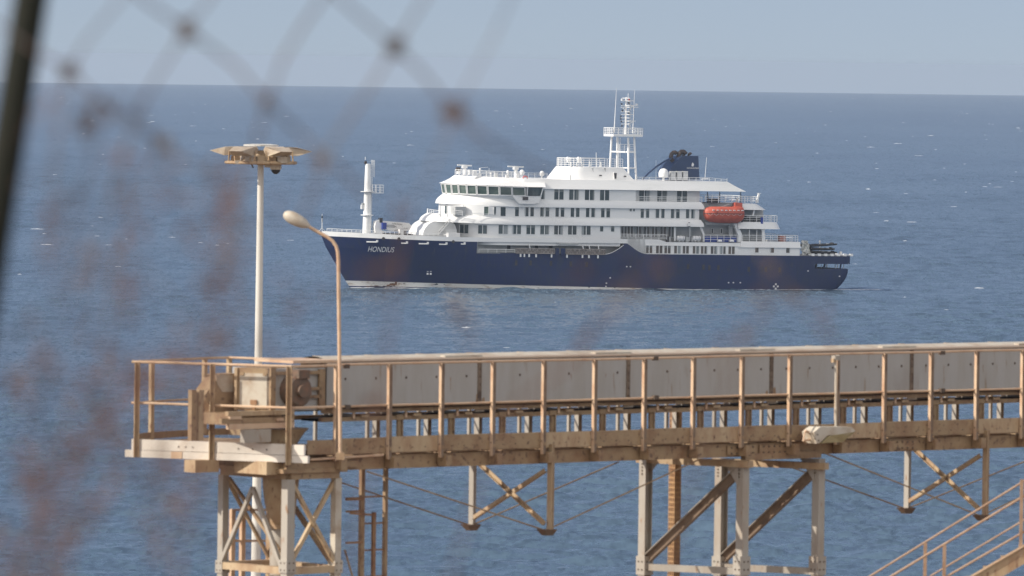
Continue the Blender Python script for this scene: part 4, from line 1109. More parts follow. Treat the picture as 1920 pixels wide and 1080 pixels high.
# grey winch gear between them
m = MB()
for x, w, h in ((1251.5, .25, .55), (1255, .15, .5), (1288, .35, .5), (1293, .25, .55), (1297, .2, .45)): m.box(S(x, 448.5, 8.1), (w, .3, h), 'dark' if x in (1251.5, 1293) else 'ship_grey')
m.bar(S(1292, 417, 9.2), S(1292.5, 425, 9.2), .2, .3, 'dark'); m.bar(S(1293.5, 425, 8.4), S(1293, 452, 8.4), .2, .2, 'ship_grey'); m.box(S(1292, 421, 9.25), (.25, .1, .3), 'ship_white')
build_each(m, 'winch_gear', ship)
# covered gear and inflatable boats on the after deck
p = S(1503, 466, 6.5); t = ship_thing('tarpaulin_cover', 'crumpled white tarpaulin hanging at the after end of the white house', 'tarpaulin', p)
rnd = random.Random(5); m = MB(); g = []
for i in range(9):
    rowp = []
    for j in range(9):
        u, v = i/8, j/8; x = lerp(0.5, -.7, u) - v*.9*u; z = lerp(1.6, -1.3, v)
        rowp.append((x+rnd.uniform(-.12, .12), 1.2+rnd.uniform(-.3, .3), z + rnd.uniform(-.1, .1)))
    g += rowp
m.add(g, [(i*9+j, (i+1)*9+j, (i+1)*9+j+1, i*9+j+1) for i in range(8) for j in range(8)], 'tarpaulin')
g2 = [(a, b-.25, c) for a, b, c in g]; m.add(g2, [(i*9+j, (i+1)*9+j, (i+1)*9+j+1, i*9+j+1) for i in range(8) for j in range(8)], 'tarpaulin'); m.build('sheet', t)
def zodiac(px, py, b, label, tilt, L=2.9):
    p = S(px, py, b); t = ship_thing('inflatable_boat', label, 'inflatable boat', p, 'black inflatable boats stacked on the after deck')
    t.matrix_world = t.matrix_world @ Matrix.Rotation(tilt, 4, 'Y')
    m = MB()
    pts = [(-L, .8, 0), (-L*.3, .85, 0), (L*.4, .8, .05), (L*.8, .45, .25), (L*.98, 0, .35), (L*.8, -.45, .25), (L*.4, -.8, .05), (-L*.3, -.85, 0), (-L, -.8, 0)]
    m.tube(pts, [.16, .25, .26, .26, .26, .26, .26, .25, .16], 'black_rubber', 10); m.build('tube', t, 40)
    m = MB(); m.bb(-L*.9, L*.6, -.7, .7, -.2, -.1, 'dark'); m.bb(-L*.85, -L*.8, -.7, .7, -.2, .35, 'dark'); m.build('floor', t)
    m = MB()
    for q in (-.5, -.1, .3, .6): m.box((q*L, .9 if q < .5 else .75, .22), (.28, .06, .035), 'letter')
    m.build('grab_line', t)
zodiac(1530, 460, 5.5, 'topmost black inflatable boat of the stack on the after deck', math.radians(4), 4.1)
zodiac(1536, 467, 5.5, 'black inflatable boat second from the top of the after deck stack', math.radians(1))
zodiac(1536, 473, 5.5, 'lowest black inflatable boat of the stack on the after deck', 0, 3.4)
m = MB(); m.bb(Sa(1562, 5.5), Sa(1512, 5.5), 4.3, 6.6, zLow+.1, Sz(1540, 475, 5.5), 'dark'); m.bb(Sa(1590, 5.5), Sa(1562, 5.5), 4.3, 6.2, zLow+.1, Sz(1575, 477.3, 5.5), 'dark'); m.bar(S(1537, 473, 3), S(1537, 451, 3), .22, .22, 'ship_white'); sp(m, 'boat_cradle')

# rust runs and the anchor pocket on the bow, broken water along the waterline
MT['hull_rust'] = paint('hull_rust', (.17, .085, .045), .8, (.09, .05, .035), 3)
rnd = random.Random(77); mb = MB()
for (x, y, w, h) in ((736, 533, 1.3, .5), (728, 535, .8, .35), (742, 531, .5, .8), (690, 537, .7, .2), (706, 536, 1.0, .2)):
    p = on_hull(x, y); nb = []
    for k in range(9):
        A = 2*PI*k/9; a_ = p.x + w*.5*math.cos(A)*rnd.uniform(.7, 1.1); z_ = p.z + h*.5*math.sin(A)*rnd.uniform(.7, 1.1); nb.append((a_, half(a_, max(z_, .02))[0]+.02, z_))
    mb.prism(nb, (0, .015, 0), 'hull_rust')
build_each(mb, 'rust_stain', ship)
mb = MB(); prev = None
for k in range(8):
    z_ = lerp(.9, 5.0, k/7); a_ = Sa(735, 7, 500); p = Vector((a_, half(a_, z_)[0]+.015, z_))
    if prev: mb.bar(prev, p, .05, .06, 'navy')
    prev = p
sp(mb, 'bow_seam')
rnd = random.Random(31)
for k in range(46):
    mb = MB()
    a_ = rnd.uniform(6, 99); top_ = min(zn(a_), zr(a_) if aR2 < a_ < aR0 else 99)-rnd.uniform(.15, 2.2); ln = rnd.uniform(.5, 3.0); w_ = rnd.uniform(.03, .09); prev = None
    for q in range(5):
        z_ = max(.2, top_-ln*q/4); p = Vector((a_ + rnd.uniform(-.02, .02), half(a_, z_)[0]+.012, z_))
        if prev and p.z < prev.z: mb.bar(prev, p, w_*(1.2-q*.15), .01, 'salt_streak', Vector((0, 1, 0)))
        prev = p
    if mb.v: sp(mb, 'salt_streak')
def hull_foam():
    rnd = random.Random(4); mb = MB()
    for k in range(150):
        a_ = rnd.uniform(-6, 101); b_ = (half(max(a_, 4.2), .1)[0] if a_ < 101 else 0) + rnd.uniform(.1, .9); w = SH.world((a_, b_, 0)); L = rnd.uniform(.4, 1.8); z0 = -.17+.10
        n = 6; f_, t_, k_ = [], [], []
        for i in range(n):
            s_ = (i/(n-1)-.5)*2; e = max(0, 1-s_*s_)*rnd.uniform(.4, 1); q = Vector((w.x, w.y, z0)) + Vector((SF.x, SF.y, 0))*s_*L; o_ = Vector((SN.x, SN.y, 0))
            f_.append(q + o_*(.12*e+.04)); t_.append(q + Vector((0, 0, .10*e+.01))); k_.append(q - o_*(.14*e+.05))
        vs = f_+t_+k_; fs = []
        for i in range(n-1): fs += [(i, i+1, n+i+1, n+i), (n+i, n+i+1, 2*n+i+1, 2*n+i)]
        mb.add(vs, fs, 'foam')
    o = mb.build('waterline_foam', smooth=60); tag(o, 'broken foam lapping along the waterline of the ship', 'sea foam', kind='stuff')
hull_foam()
# ---------------------------------------------------------------- conveyor gallery and its walkway
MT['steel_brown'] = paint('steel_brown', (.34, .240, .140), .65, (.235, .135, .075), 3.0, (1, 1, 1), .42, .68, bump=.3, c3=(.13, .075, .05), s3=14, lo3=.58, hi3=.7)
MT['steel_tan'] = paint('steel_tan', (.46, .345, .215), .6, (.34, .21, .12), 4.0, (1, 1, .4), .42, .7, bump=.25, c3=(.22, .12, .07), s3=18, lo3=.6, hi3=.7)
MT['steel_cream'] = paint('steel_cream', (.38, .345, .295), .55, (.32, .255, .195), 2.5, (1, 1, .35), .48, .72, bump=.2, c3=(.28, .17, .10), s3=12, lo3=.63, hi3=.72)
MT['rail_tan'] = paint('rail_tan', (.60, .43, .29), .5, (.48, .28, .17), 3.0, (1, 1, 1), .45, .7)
MT['panel_grey'] = paint('panel_grey', (.405, .395, .378), .6, (.365, .345, .315), 2.2, (2.2, 1, .35), .40, .68, c3=(.29, .23, .17), s3=5.0, lo3=.63, hi3=.75, bump=.15)
MT['panel_cream'] = paint('panel_cream', (.50, .45, .37), .6, (.36, .27, .19), 3.5, (1, 1, 1), .45, .7)
MT['beam_white'] = paint('beam_white', (.70, .64, .56), .55, (.60, .50, .40), 2.5, (1, 1, 1), .55, .75)
MT['cover_edge'] = paint('cover_edge', (.66, .54, .43), .5, (.55, .40, .28), 1.2, (1, 1, 1), .5, .75)
MT['shaded_web'] = paint('shaded_web', (.22, .155, .105), .65, (.14, .09, .06), 5)  # web faces turned from the sun: their shade is put into the colour
MT['lamp_tan'] = paint('lamp_tan', (.44, .37, .29), .5, (.36, .28, .20), 4)
MT['stair_tan'] = paint('stair_tan', (.40, .265, .175), .6, (.3, .17, .10), 5)
MT['joint'] = paint('joint', (.20, .15, .11), .7, (.09, .06, .045), 6)
MT['drum'] = paint('drum', (.13, .095, .07), .6, (.2, .11, .07), 8)
MT['bolt'] = paint('bolt', (.10, .07, .05), .7)
MT['belt'] = paint('belt', (.022, .018, .018), .8, (.04, .03, .027), 4)
MT['rust'] = paint('rust', (.30, .17, .09), .8, (.20, .10, .06), 6, bump=.3)
MT['rust_plate'] = paint('rust_plate', (.42, .25, .12), .8, (.30, .16, .08), 5, bump=.3)
MT['lamp_glass'] = paint('lamp_glass', (.42, .36, .20), .3, (.35, .29, .16), 6)
MT['lamp_white'] = paint('lamp_white', (.54, .485, .40), .5, (.44, .36, .27), 5, bump=.1)
MT['mast_paint'] = paint('mast_paint', (.62, .60, .55), .5, (.54, .48, .40), 1.0, (1, 1, .3), .5, .8)
MT['olive'] = paint('olive', (.007, .009, .004), .9, (.012, .012, .006), 20)
MT['wire'] = paint('wire', (.10, .095, .10), .6, (.15, .08, .05), 60)
MT['weed'] = paint('weed', (.13, .085, .06), .9, (.10, .06, .05), 30)
MT['weed_red'] = paint('weed_red', (.15, .070, .045), .9, (.10, .06, .045), 30)
MT['weed_grey'] = paint('weed_grey', (.075, .07, .085), .9, (.05, .045, .05), 30)
_A = P(728, 683, 110.0); _d = ray(1830, 659); _B = CAM + _d*((_A.z-CAM.z)/_d.z)
GT = Vector((_B.x-_A.x, _B.y-_A.y, 0)); SPC = GT.length/12; GT.normalize(); GN = Vector((GT.y, -GT.x, 0))
GF = Frame(_A, GT, GN, Vector((0, 0, 1)))
def G(px, py, n): return GF.fix(px, py, 1, n)
def Gz(px, py, n): return G(px, py, n).z
def Gt(px, n, py=760): return G(px, py, n).x
def Glev(px, py, z=0.0): return GF.fix(px, py, 2, z)
def zfor(q, py):
    lo, hi = -8.0, 4.0
    for _ in range(40):
        m = (lo+hi)/2
        if GF.px((q[0], q[1], m))[1] > py: lo = m
        else: hi = m
    return (lo+hi)/2
gal = thing('conveyor_gallery', 'rusty tan conveyor gallery with a railed walkway running in front of the sea', 'conveyor', GF.M)
def gp(mb, name, smooth=False, parent=None, label=None):
    o = mb.build(name, parent or gal, smooth)
    if label: o['label'] = label
    return o
NB = 27
TL = SPC*26.1
zDeck = zfor((0, 0), 849); zToe = zfor((0, 0), 820.5); zPostB = zfor((0, 0), 861); zMid = zfor((0, 0), 760)
random.seed(21)
# railings: posts, top rails, mid rails
for i in range(-1, NB):
    t = i*SPC; j = random.uniform(-.008, .008)
    mb = MB(); mb.box((t+.018+j, .040, (zPostB)/2), (.026, .005, -zPostB/2), 'shaded_web'); mb.box((t-.012+j, .018, zPostB/2), (.005, .026, -zPostB/2), 'rail_tan')
    mb.box((t+.02+j, .048, zDeck+.06), (.02, .004, .025), 'steel_brown')
    for z in (zDeck+.10, zMid, -.03): mb.box((t-.019+j, .018, z), (.003, .01, .01), 'bolt')
    gp(mb, 'rail_post')
mb = MB(); mb.tube([(-1.15*SPC, .0, .008)] + [(i*SPC, random.uniform(-.006, .006), .008+random.uniform(-.004, .004)) for i in range(0, NB)] + [(TL, 0, .008)], .019, 'rail_tan', 8); gp(mb, 'handrail', 40)
mb = MB(); mb.tube([(-1.15*SPC, .0, zMid)] + [(i*SPC, -.02, zMid+random.uniform(-.006, .006)) for i in range(0, NB)] + [(TL, 0, zMid)], .016, 'rail_tan', 8)
gp(mb, 'mid_rail', 40)
mb = MB()
for px, py in ((649, 687), (1228, 672), (1766, 661.5)): mb.box(G(px, py, .0), (.045, .03, .03), 'bolt')
for px, py in ((651, 763), (1229, 745), (1766, 732)): mb.box(G(px, py, .0), (.045, .03, .03), 'bolt')
build_each(mb, 'rail_clamp', gal)
NF = -1.8
for i in range(-1, NB):
    t = Gt(689, NF) + i*SPC; mb = MB(); mb.box((t, NF, (zDeck)/2), (.022, .022, -zDeck/2), 'steel_cream'); mb.box((t, NF, .03), (.05, .03, .022), 'steel_tan'); gp(mb, 'far_rail_post')
mb = MB(); mb.tube([(Gt(545, NF), NF, .008), (TL, NF, .008)], .019, 'steel_tan', 8); gp(mb, 'handrail', 40)
mb = MB(); mb.tube([(Gt(545, NF), NF, zMid), (TL, NF, zMid)], .016, 'steel_tan', 8); gp(mb, 'mid_rail', 40)
# toe board in bays
for i in range(-1, NB-1):
    a, b = i*SPC, (i+1)*SPC - .012; dz = random.uniform(-.006, .006); mb = MB()
    mb.box(((a+b)/2, -.022, (zToe+zDeck)/2+dz), ((b-a)/2, .006, (zToe-zDeck)/2), 'steel_brown' if i % 3 else 'steel_tan')
    mb.box(((a+b)/2, -.035, zToe+dz), ((b-a)/2, .016, .006), 'steel_tan')
    for k in range(3): mb.box((lerp(a, b, .25+.25*k), -.014, zDeck+.07), (.008, .004, .008), 'bolt')
    gp(mb, 'toe_board')
mb = MB(); mb.bb(-1.1*SPC, TL, -.72, -.04, zDeck-.01, zDeck+.02, 'steel_brown'); gp(mb, 'walkway_grating')
# main girders
zg1 = zfor((SPC, -.12), 850); zgb = zfor((2*SPC, -.12), 872.5)
for n, side in ((-.12, -1), (-1.68, -1)):
    mb = MB(); mb.channel((-1.0*SPC, n, (zg1+zgb)/2), (TL, n, (zg1+zgb)/2), zg1-zgb, .09, .012, 'steel_brown', side)
    gp(mb, 'girder')
for i in range(-1, NB-1):
    mb = MB(); t = i*SPC+.10; mb.box((t, -.0, (zg1+zgb)/2), (.055, .10, (zg1-zgb)/2-.02), 'steel_brown'); mb.box((t, -.95, zDeck-.09), (.04, .85, .05), 'steel_brown'); gp(mb, 'cross_beam')
mb = MB()
for px in (1400, 1460, 1700): 
    t = Gt(px, 0); mb.box((t, -.095, (zg1+zgb)/2), (.30, .012, (zg1-zgb)/2-.03), 'steel_brown')
    for k in range(5):
        for q in (-.045, .045): mb.box((t-.22+.11*k, -.08, (zg1+zgb)/2+q), (.012, .008, .012), 'bolt')
build_each(mb, 'splice_plate', gal, 11)
# conveyor housing
nH, nB = -.75, -1.30
zTop = Gz(1000, 667.5, nH); zPt = Gz(1000, 683, nH); zPb = Gz(1000, 753, nH); zFl = Gz(1000, 764, nH)
lap = [Gt(x, nH) for x in (900, 1180, 1448, 1713)]
while lap[-1] < TL: lap.append(lap[-1] + (lap[3]-lap[0])/3)
joints = [Gt(x, nH) for x in (898, 1176.5, 1445, 1708)]
while joints[-1] < TL: joints.append(joints[-1] + (joints[3]-joints[0])/3)
tS = Gt(610, nH)
edges = [tS] + joints
for k in range(len(edges)-1):
    a, b = edges[k]+.02, edges[k+1]-.02; mb = MB()
    mb.box(((a+b)/2, nH-.01, (zTop+zPb)/2), ((b-a)/2, .01, (zTop-zPb)/2), 'panel_grey')
    mb.box(((a+b)/2, nB+.01, (zTop+zPb)/2), ((b-a)/2, .01, (zTop-zPb)/2), 'panel_grey')
    n_b = 6 if k else 5
    for q in range(n_b): mb.box((lerp(a, b, (q+.6)/n_b), nH+.004, zPt-.15), (.012, .006, .016), 'bolt')
    gp(mb, 'side_panel')
    mb = MB(); prof = []
    for q in range(7):
        u = q/6; n_ = lerp(nH+.03, nB-.03, u); z_ = zTop + .05*math.sin(u*PI)
        prof.append((n_, z_))
    vs = [(a-.03, n_, z_) for n_, z_ in prof] + [(b+.03, n_, z_) for n_, z_ in prof]
    mb.add(vs, [(q, q+1, 8+q, 7+q) for q in range(6)], 'panel_cream'); mb.tube([(a-.02, nH+.02, zTop-.005), (b+.02, nH+.02, zTop-.005)], .026, 'cover_edge', 8); mb.tube([(a, nB-.02, zTop-.005), (b, nB-.02, zTop-.005)], .024, 'steel_cream', 8)
    gp(mb, 'cover')
mb = MB(); mb.bb(Gt(548, -.46), tS-.02, nB-.02, nH+.30, zTop-.02, zTop+.02, 'rail_tan'); mb.bb(tS-.03, tS-.015, nB+.02, nH-.02, zPb, zTop, 'steel_brown'); gp(mb, 'end_cover')
for t in joints[:-1]:
    mb = MB(); mb.box((t, nH+.004, (zTop+zPb)/2-.01), (.034, .012, (zTop-zPb)/2), 'joint')
    for q in range(6): mb.box((t+.004, nH+.02, lerp(zTop-.06, zPb+.05, q/5)), (.01, .006, .012), 'bolt')
    mb.box((t, nH+.012, zPb-.07), (.09, .01, .055), 'panel_cream'); gp(mb, 'joint_strip')
for t in lap[:-1]:
    mb = MB(); mb.box((t-.36, nH-.02, zTop+.022), (.36, .05, .012), 'panel_cream'); mb.box((t-.36, nH+.035, zTop+.004), (.36, .006, .022), 'panel_cream'); gp(mb, 'cover_plate')
mb = MB(); mb.channel((tS-.1, nH+.02, (zPb+zFl)/2), (TL, nH+.02, (zPb+zFl)/2), zPb-zFl, .07, .01, 'steel_brown', 1); mb.channel((tS-.1, nB-.02, (zPb+zFl)/2), (TL, nB-.02, (zPb+zFl)/2), zPb-zFl, .05, .01, 'steel_brown', -1)
for k in range(36):
    t = lerp(tS, TL, k/36); mb.box((t, nH+.03, (zPb+zFl)/2+.02), (.008, .006, .008), 'bolt')
gp(mb, 'stringer')
zSt = Gz(1000, 772, nH); zSb = Gz(1000, 780, nH)
mb = MB(); mb.bar((tS-.1, nH, (zSt+zSb)/2), (TL, nH, (zSt+zSb)/2), .06, zSt-zSb, 'steel_brown'); mb.bar((tS-.1, nB-.15, (zSt+zSb)/2), (TL, nB-.15, (zSt+zSb)/2), .06, zSt-zSb, 'steel_brown'); gp(mb, 'lower_stringer')
MT['rust_run'] = paint('rust_run', (.27, .17, .10), .8, (.33, .25, .18), 9)
rr2 = random.Random(12); mb = MB()
for k in range(26):
    t = lerp(tS+.1, TL-.2, rr2.random()); z0_ = rr2.choice((zPt-.16, zTop-.02, zPt-.16)) ; L_r = rr2.uniform(.04, .26); w_ = rr2.uniform(.003, .009)
    mb.add([(t-w_, nH+.0015, z0_), (t+w_, nH+.0015, z0_), (t+w_*.3, nH+.0015, z0_-L_r), (t-w_*.4, nH+.0015, z0_-L_r)], [(0, 1, 2, 3)], 'rust_run')
for k in range(26):
    t = rr2.choice(joints[:-1])+rr2.uniform(-.09, .09); z0_ = zPb + rr2.uniform(.0, .1); w_ = rr2.uniform(.01, .04)
    mb.add([(t-w_, nH+.0018, zPb), (t+w_, nH+.0018, zPb), (t+w_*.5, nH+.0018, z0_+.05), (t-w_*.6, nH+.0018, z0_+.03)], [(0, 1, 2, 3)], 'rust_run')
build_each(mb, 'rust_run', gal)
mb = MB(); pts = [(lerp(tS+.3, TL, k/60), nH+.05, zPb-.03+rr2.uniform(-.008, .008)) for k in range(61)]; mb.tube(pts, .009, 'bolt', 5); gp(mb, 'cable')
# return belt that sags between idlers
vs = []; nn = 241
for k in range(nn):
    t = lerp(tS, TL, k/(nn-1)); ph = (t/SPC) % 1; z = zFl - .045 - .05*math.sin(ph*PI)**1
    vs += [(t, nH+.0, z), (t, nB+.02, z), (t, nB+.02, z-.035), (t, nH+.0, z-.035)]
mb = MB(); fs = []
for k in range(nn-1):
    for q in range(4): fs.append((4*k+q, 4*k+(q+1) % 4, 4*k+4+(q+1) % 4, 4*k+4+q))
mb.add(vs, fs, 'belt'); gp(mb, 'belt')
for i in range(0, NB-1):
    t = i*SPC + .12; mb = MB()
    mb.tube([(t-.16, nH+.03, zFl-.045), (t-.16, nB-.05, zFl-.045)], .028, 'steel_cream', 8); mb.box((t-.16, nH+.05, zFl-.04), (.02, .01, .05), 'rail_tan'); mb.box((t+.05, nH+.05, zFl-.055), (.07, .015, .018), 'steel_tan')
    gp(mb, 'idler')
# housing legs, near pair brown for shade, far pair cream as lit, both in the colour
for i in range(0, NB-1):
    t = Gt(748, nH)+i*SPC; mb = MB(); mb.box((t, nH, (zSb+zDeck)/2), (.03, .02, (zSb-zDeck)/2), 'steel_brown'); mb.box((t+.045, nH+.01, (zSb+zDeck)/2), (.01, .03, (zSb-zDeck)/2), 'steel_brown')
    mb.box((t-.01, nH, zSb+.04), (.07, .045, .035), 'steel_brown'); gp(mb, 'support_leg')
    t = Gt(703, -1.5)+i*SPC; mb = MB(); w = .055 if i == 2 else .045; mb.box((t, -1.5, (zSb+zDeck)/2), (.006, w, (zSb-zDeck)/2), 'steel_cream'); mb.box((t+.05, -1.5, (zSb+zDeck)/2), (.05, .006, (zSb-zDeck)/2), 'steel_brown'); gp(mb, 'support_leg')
# underslung frames with tie rods
def hang(xf, yf0, yf1, xn, yn0, yn1, rods):
    tf, tn = Gt(xf, -1.68, yf1), Gt(xn, -.1, yn1); zf, zn_ = Gz(xf, yf1, -1.68), Gz(xn, yn1, -.1)
    mb = MB(); mb.box((tf, -1.68, (zgb+zf)/2), (.006, .05, (zgb-zf)/2), 'steel_cream'); mb.box((tf+.045, -1.68, (zgb+zf)/2), (.045, .006, (zgb-zf)/2), 'steel_cream'); gp(mb, 'drop_post')
    zt = zDeck + .05
    mb = MB(); mb.box((tn, -.0, (zt+zn_)/2), (.006, .05, (zt-zn_)/2), 'steel_tan'); mb.box((tn+.04, -.0, (zt+zn_)/2), (.045, .006, (zt-zn_)/2), 'steel_brown'); gp(mb, 'drop_post')
    for q, n_, z_ in ((tf, -1.68, zf), (tn, -.05, zn_)):
        mb = MB(); mb.loft([[(q-.13, n_-.09, z_), (q+.13, n_-.09, z_), (q+.13, n_+.09, z_), (q-.13, n_+.09, z_)], [(q-.05, n_-.05, z_-.09), (q+.08, n_-.05, z_-.09), (q+.08, n_+.05, z_-.09), (q-.05, n_+.05, z_-.09)]][::-1], 'drum'); gp(mb, 'foot')
    mb = MB(); mb.angle((tf, -1.62, zgb-.02), (tn, -.1, zn_+.06), .05, .008, 'steel_tan'); gp(mb, 'brace')
    mb = MB(); mb.angle((tn, -.1, zgb-.12), (tf, -1.62, zf+.08), .05, .008, 'steel_tan'); gp(mb, 'brace')
    for (x, y, w) in rods:
        n_ = -1.68 if w == 'f' else -.08; q0 = (tf, n_, zf-.02) if w == 'f' else (tn, n_, zn_-.02)
        q1 = G(x, y, n_); mb = MB(); mb.tube([q0, q1], .011, 'steel_brown', 6); gp(mb, 'tie_rod')
hang(883, 872, 983, 1021, 864, 992, [(640, 905, 'f'), (1160, 866, 'f'), (688, 884, 'n'), (1310, 862, 'n')])
hang(1699, 850, 952, 1837, 846, 965, [(1456, 866, 'f'), (1545, 849, 'n'), (1990, 838, 'f'), (2120, 835, 'n')])
# trestle
def gz_world(l): return ground_z(GF.world(l).y) - CAM.z + CAM.z - _A.z
def column(name, parent, px, n, ptop, hw, mat, h_sec=False, zbot=None):
    t = Gt(px, n, 960); zt = Gz(px, ptop, n); zb = gz_world((t, n, 0))-.1 if zbot is None else zbot
    mb = MB()
    if h_sec:
        for q in (-1, 1): mb.box((t+q*hw*.9, n, (zt+zb)/2), (.008, hw, (zt-zb)/2), mat)
        mb.box((t, n, (zt+zb)/2), (hw*.88, .008, (zt-zb)/2), mat)
    else: mb.box((t, n, (zt+zb)/2), (hw*.9, hw, (zt-zb)/2), mat)
    # bolted end plates
    mb2 = mb
    return t, zt, zb, mb
def gusset(mb, t, n, z, w, h, mat='steel_cream'):
    mb.box((t, n, z), (w, .006, h), mat)
    for a in (-.6, .6):
        for b in (-.6, 0, .6): mb.box((t+a*w, n+.008, z+b*h), (.012, .006, .012), 'bolt')
tr = bpy.data.objects.new('trestle', None); col.objects.link(tr); tr.parent = gal
cols = {}
for key, px, n, top, hs in (('A', 1210, -1.68, 862, True), ('B', 1352, -1.68, 866, True), ('C', 1392, -.12, 868, False), ('D', 1534, -.12, 860, False)):
    t, zt, zb, mb = column(key, tr, px, n, top, .072, 'steel_cream', hs)
    for yy in (1060, 1015):
        pass
    z_ = Gz(px, 1060, n)
    mb.box((t-.0, n, z_), (.09, .095, .14), 'steel_cream')
    for a in (-.5, .5):
        for b in (-.5, .5):
            mb.box((t-.093, n+a*.08, z_+b*.12), (.004, .012, .012), 'bolt'); mb.box((t+a*.08, n+.097, z_+b*.12), (.012, .004, .012), 'bolt')
    for b in (0, 1, 2, 3): mb.box((t-.08, n, zt-.06-.05*b), (.006, .01, .01), 'bolt')
    mb.build('leg', tr); cols[key] = (t, n, zt, z_)
def beam(p, q, w, h, mat, name, parent=None):
    mb = MB(); mb.bar(p, q, w, h, mat); mb.build(name, parent or tr)
def pt(k, z): return (cols[k][0], cols[k][1], z)
zA, zC = cols['A'][3], cols['C'][3]
for f, nr in (('A', 'C'), ('B', 'D')):
    p_ = Vector((cols[f][0], -1.60, cols[f][3]+.12)); q_ = Vector((cols[nr][0], -.2, Gz(1388 if nr == 'C' else 1515, 882, -.2)))
    X_ = (q_-p_).normalized(); Y_ = Vector((0, 0, 1)).cross(X_).normalized(); Z_ = X_.cross(Y_); mb = MB()
    mb.bar(p_+Z_*.062, q_+Z_*.062, .12, .012, 'steel_cream'); mb.bar(p_-Z_*.062, q_-Z_*.062, .12, .012, 'shaded_web'); mb.bar(p_, q_, .012, .11, 'shaded_web'); mb.build('diagonal_brace', tr)  # pale lit top plate, darker web and lower plate: recess shade in the colour
    beam((cols[f][0], -1.6, cols[f][3]-.02), (cols[nr][0], -.2, cols[f][3]-.02), .09, .1, 'steel_cream', 'cross_member')
    beam((cols[f][0], -1.85, cols[f][2]+.0), (cols[nr][0], .05, cols[f][2]+.0), .14, .1, 'steel_tan', 'cap_beam')
for f, nr in (('A', 'B'), ('C', 'D')):
    beam((cols[f][0], cols[f][1], cols[f][2]+.09), (cols[nr][0], cols[nr][1], cols[f][2]+.09), .1, .1, 'steel_brown', 'cap_beam')
for k in ('C', 'D'):
    mb = MB(); t, n, zt, _z = cols[k]; mb.prism([(t-.075, n-.02, zt), (t-.075, n-.34, zt), (t-.075, n-.02, zt-.36)], (.012, 0, 0), 'steel_cream'); mb.build('gusset_plate', tr)
for k in ('A', 'B'):
    mb = MB(); t, n, zt, _z = cols[k]; mb.prism([(t+.06, n, zt), (t+.30, n, zt), (t+.06, n, zt-.22)], (0, .012, 0), 'steel_cream'); mb.build('gusset_plate', tr)
for t_ in (20*SPC, 25.5*SPC):      # the next trestle, beyond the right edge of the picture
    tr2 = bpy.data.objects.new('trestle', None); col.objects.link(tr2); tr2.parent = gal
    for n_ in (-.12, -1.68):
        zb = gz_world((t_, n_, 0))-.1; mb = MB(); mb.box((t_, n_, (zgb+zb)/2), (.07, .07, (zgb-zb)/2), 'steel_cream'); mb.build('leg', tr2)
    for z_ in (-1.6, -3.2, -4.8): beam((t_, -1.6, z_-.9), (t_, -.2, z_+.4), .1, .1, 'steel_cream', 'diagonal_brace', tr2)
# perforated rusty post behind the trestle
tq = Gt(1265, -2.4, 950); zt = Gz(1265, 772, -2.4); zb = gz_world((tq, -2.4, 0))
m_ = GF.M.copy(); m_.translation = GF.world((tq, -2.4, zb))
t = thing('perforated_post', 'orange rusty perforated square post rising behind the trestle legs', 'post', m_)
mb = MB(); H = zt-zb; nr = int(H/.075)
mb.bb(-.055, .055, -.055, .055, 0, H, 'rust'); mb.build('core', t)
mb = MB()
for k in range(nr):
    z = k*.075+.01; mb.bb(-.066, .066, .060, .066, z, z+.022, 'rust_plate'); mb.bb(-.066, -.060, -.066, .066, z, z+.022, 'rust_plate')
for q in (-.062, -.02, .022, .058): mb.bb(q-.007, q+.007, .058, .067, 0, H, 'rust_plate'); mb.bb(-.067, -.058, q-.007, q+.007, 0, H, 'rust_plate')
mb.build('perforated_sheet', t)
# ---------------------------------------------------------------- head end: platform, drive, tower
R1 = Glev(262, 678.5); R2 = Glev(547, 687.2); dR = (R2-R1).normalized(); R0 = R1 - dR*.12
F1 = Glev(285, 676.3); F2 = Glev(384, 671.6); F3 = Glev(430, 670.6)
R3 = Vector((Gt(632, 0, 688), 0, 0))
mb = MB(); mb.tube([R0, R1, R2, R3], .021, 'rail_tan', 8); gp(mb, 'handrail', 40)
zm2 = zfor(R1, 755.5)
dn = lambda p, z: (p[0], p[1], z)
mb = MB(); mb.tube([dn(R0, zm2), dn(R1, zm2), dn(R2, zm2), dn(R3, zm2)], .019, 'rail_tan', 8); gp(mb, 'mid_rail', 40)
FE = Vector((Gt(545, NF), NF, 0))
mb = MB(); mb.tube([R1+Vector((0, 0, .01)), F1, F2, F3, FE], .019, 'rail_tan', 8); gp(mb, 'handrail', 40)
mb = MB(); mb.tube([dn(R1, zm2), dn(F1, zm2), dn(F1.lerp(F2, .75), zm2)], .017, 'rail_tan', 8); gp(mb, 'mid_rail', 40)
Rm = R1.lerp(R2, .497)
for q, y0, y1, w in ((R1, 679, 857, .03), (Rm, 682, 866, .03), (R2, 687, 872, .032)):
    zt_, zb_ = zfor(q, y0), zfor(q, y1); mb = MB(); off = Vector((dR.y, -dR.x, 0)); off = off if off.y > 0 else -off; c = q+off*.05
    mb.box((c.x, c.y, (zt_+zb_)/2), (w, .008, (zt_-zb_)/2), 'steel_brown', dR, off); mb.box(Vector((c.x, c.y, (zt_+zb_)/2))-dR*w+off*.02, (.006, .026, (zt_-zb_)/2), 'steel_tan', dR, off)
    gp(mb, 'rail_post')
for q, y0, y1 in ((F1, 677, 824), (F2, 672, 814), (F3, 671, 712)):
    zt_, zb_ = zfor(q, y0), zfor(q, y1); mb = MB(); mb.box((q.x, q.y, (zt_+zb_)/2), (.03, .03, (zt_-zb_)/2), 'steel_tan'); gp(mb, 'rail_post')
off = Vector((dR.y, -dR.x, 0)); off = off if off.y > 0 else -off
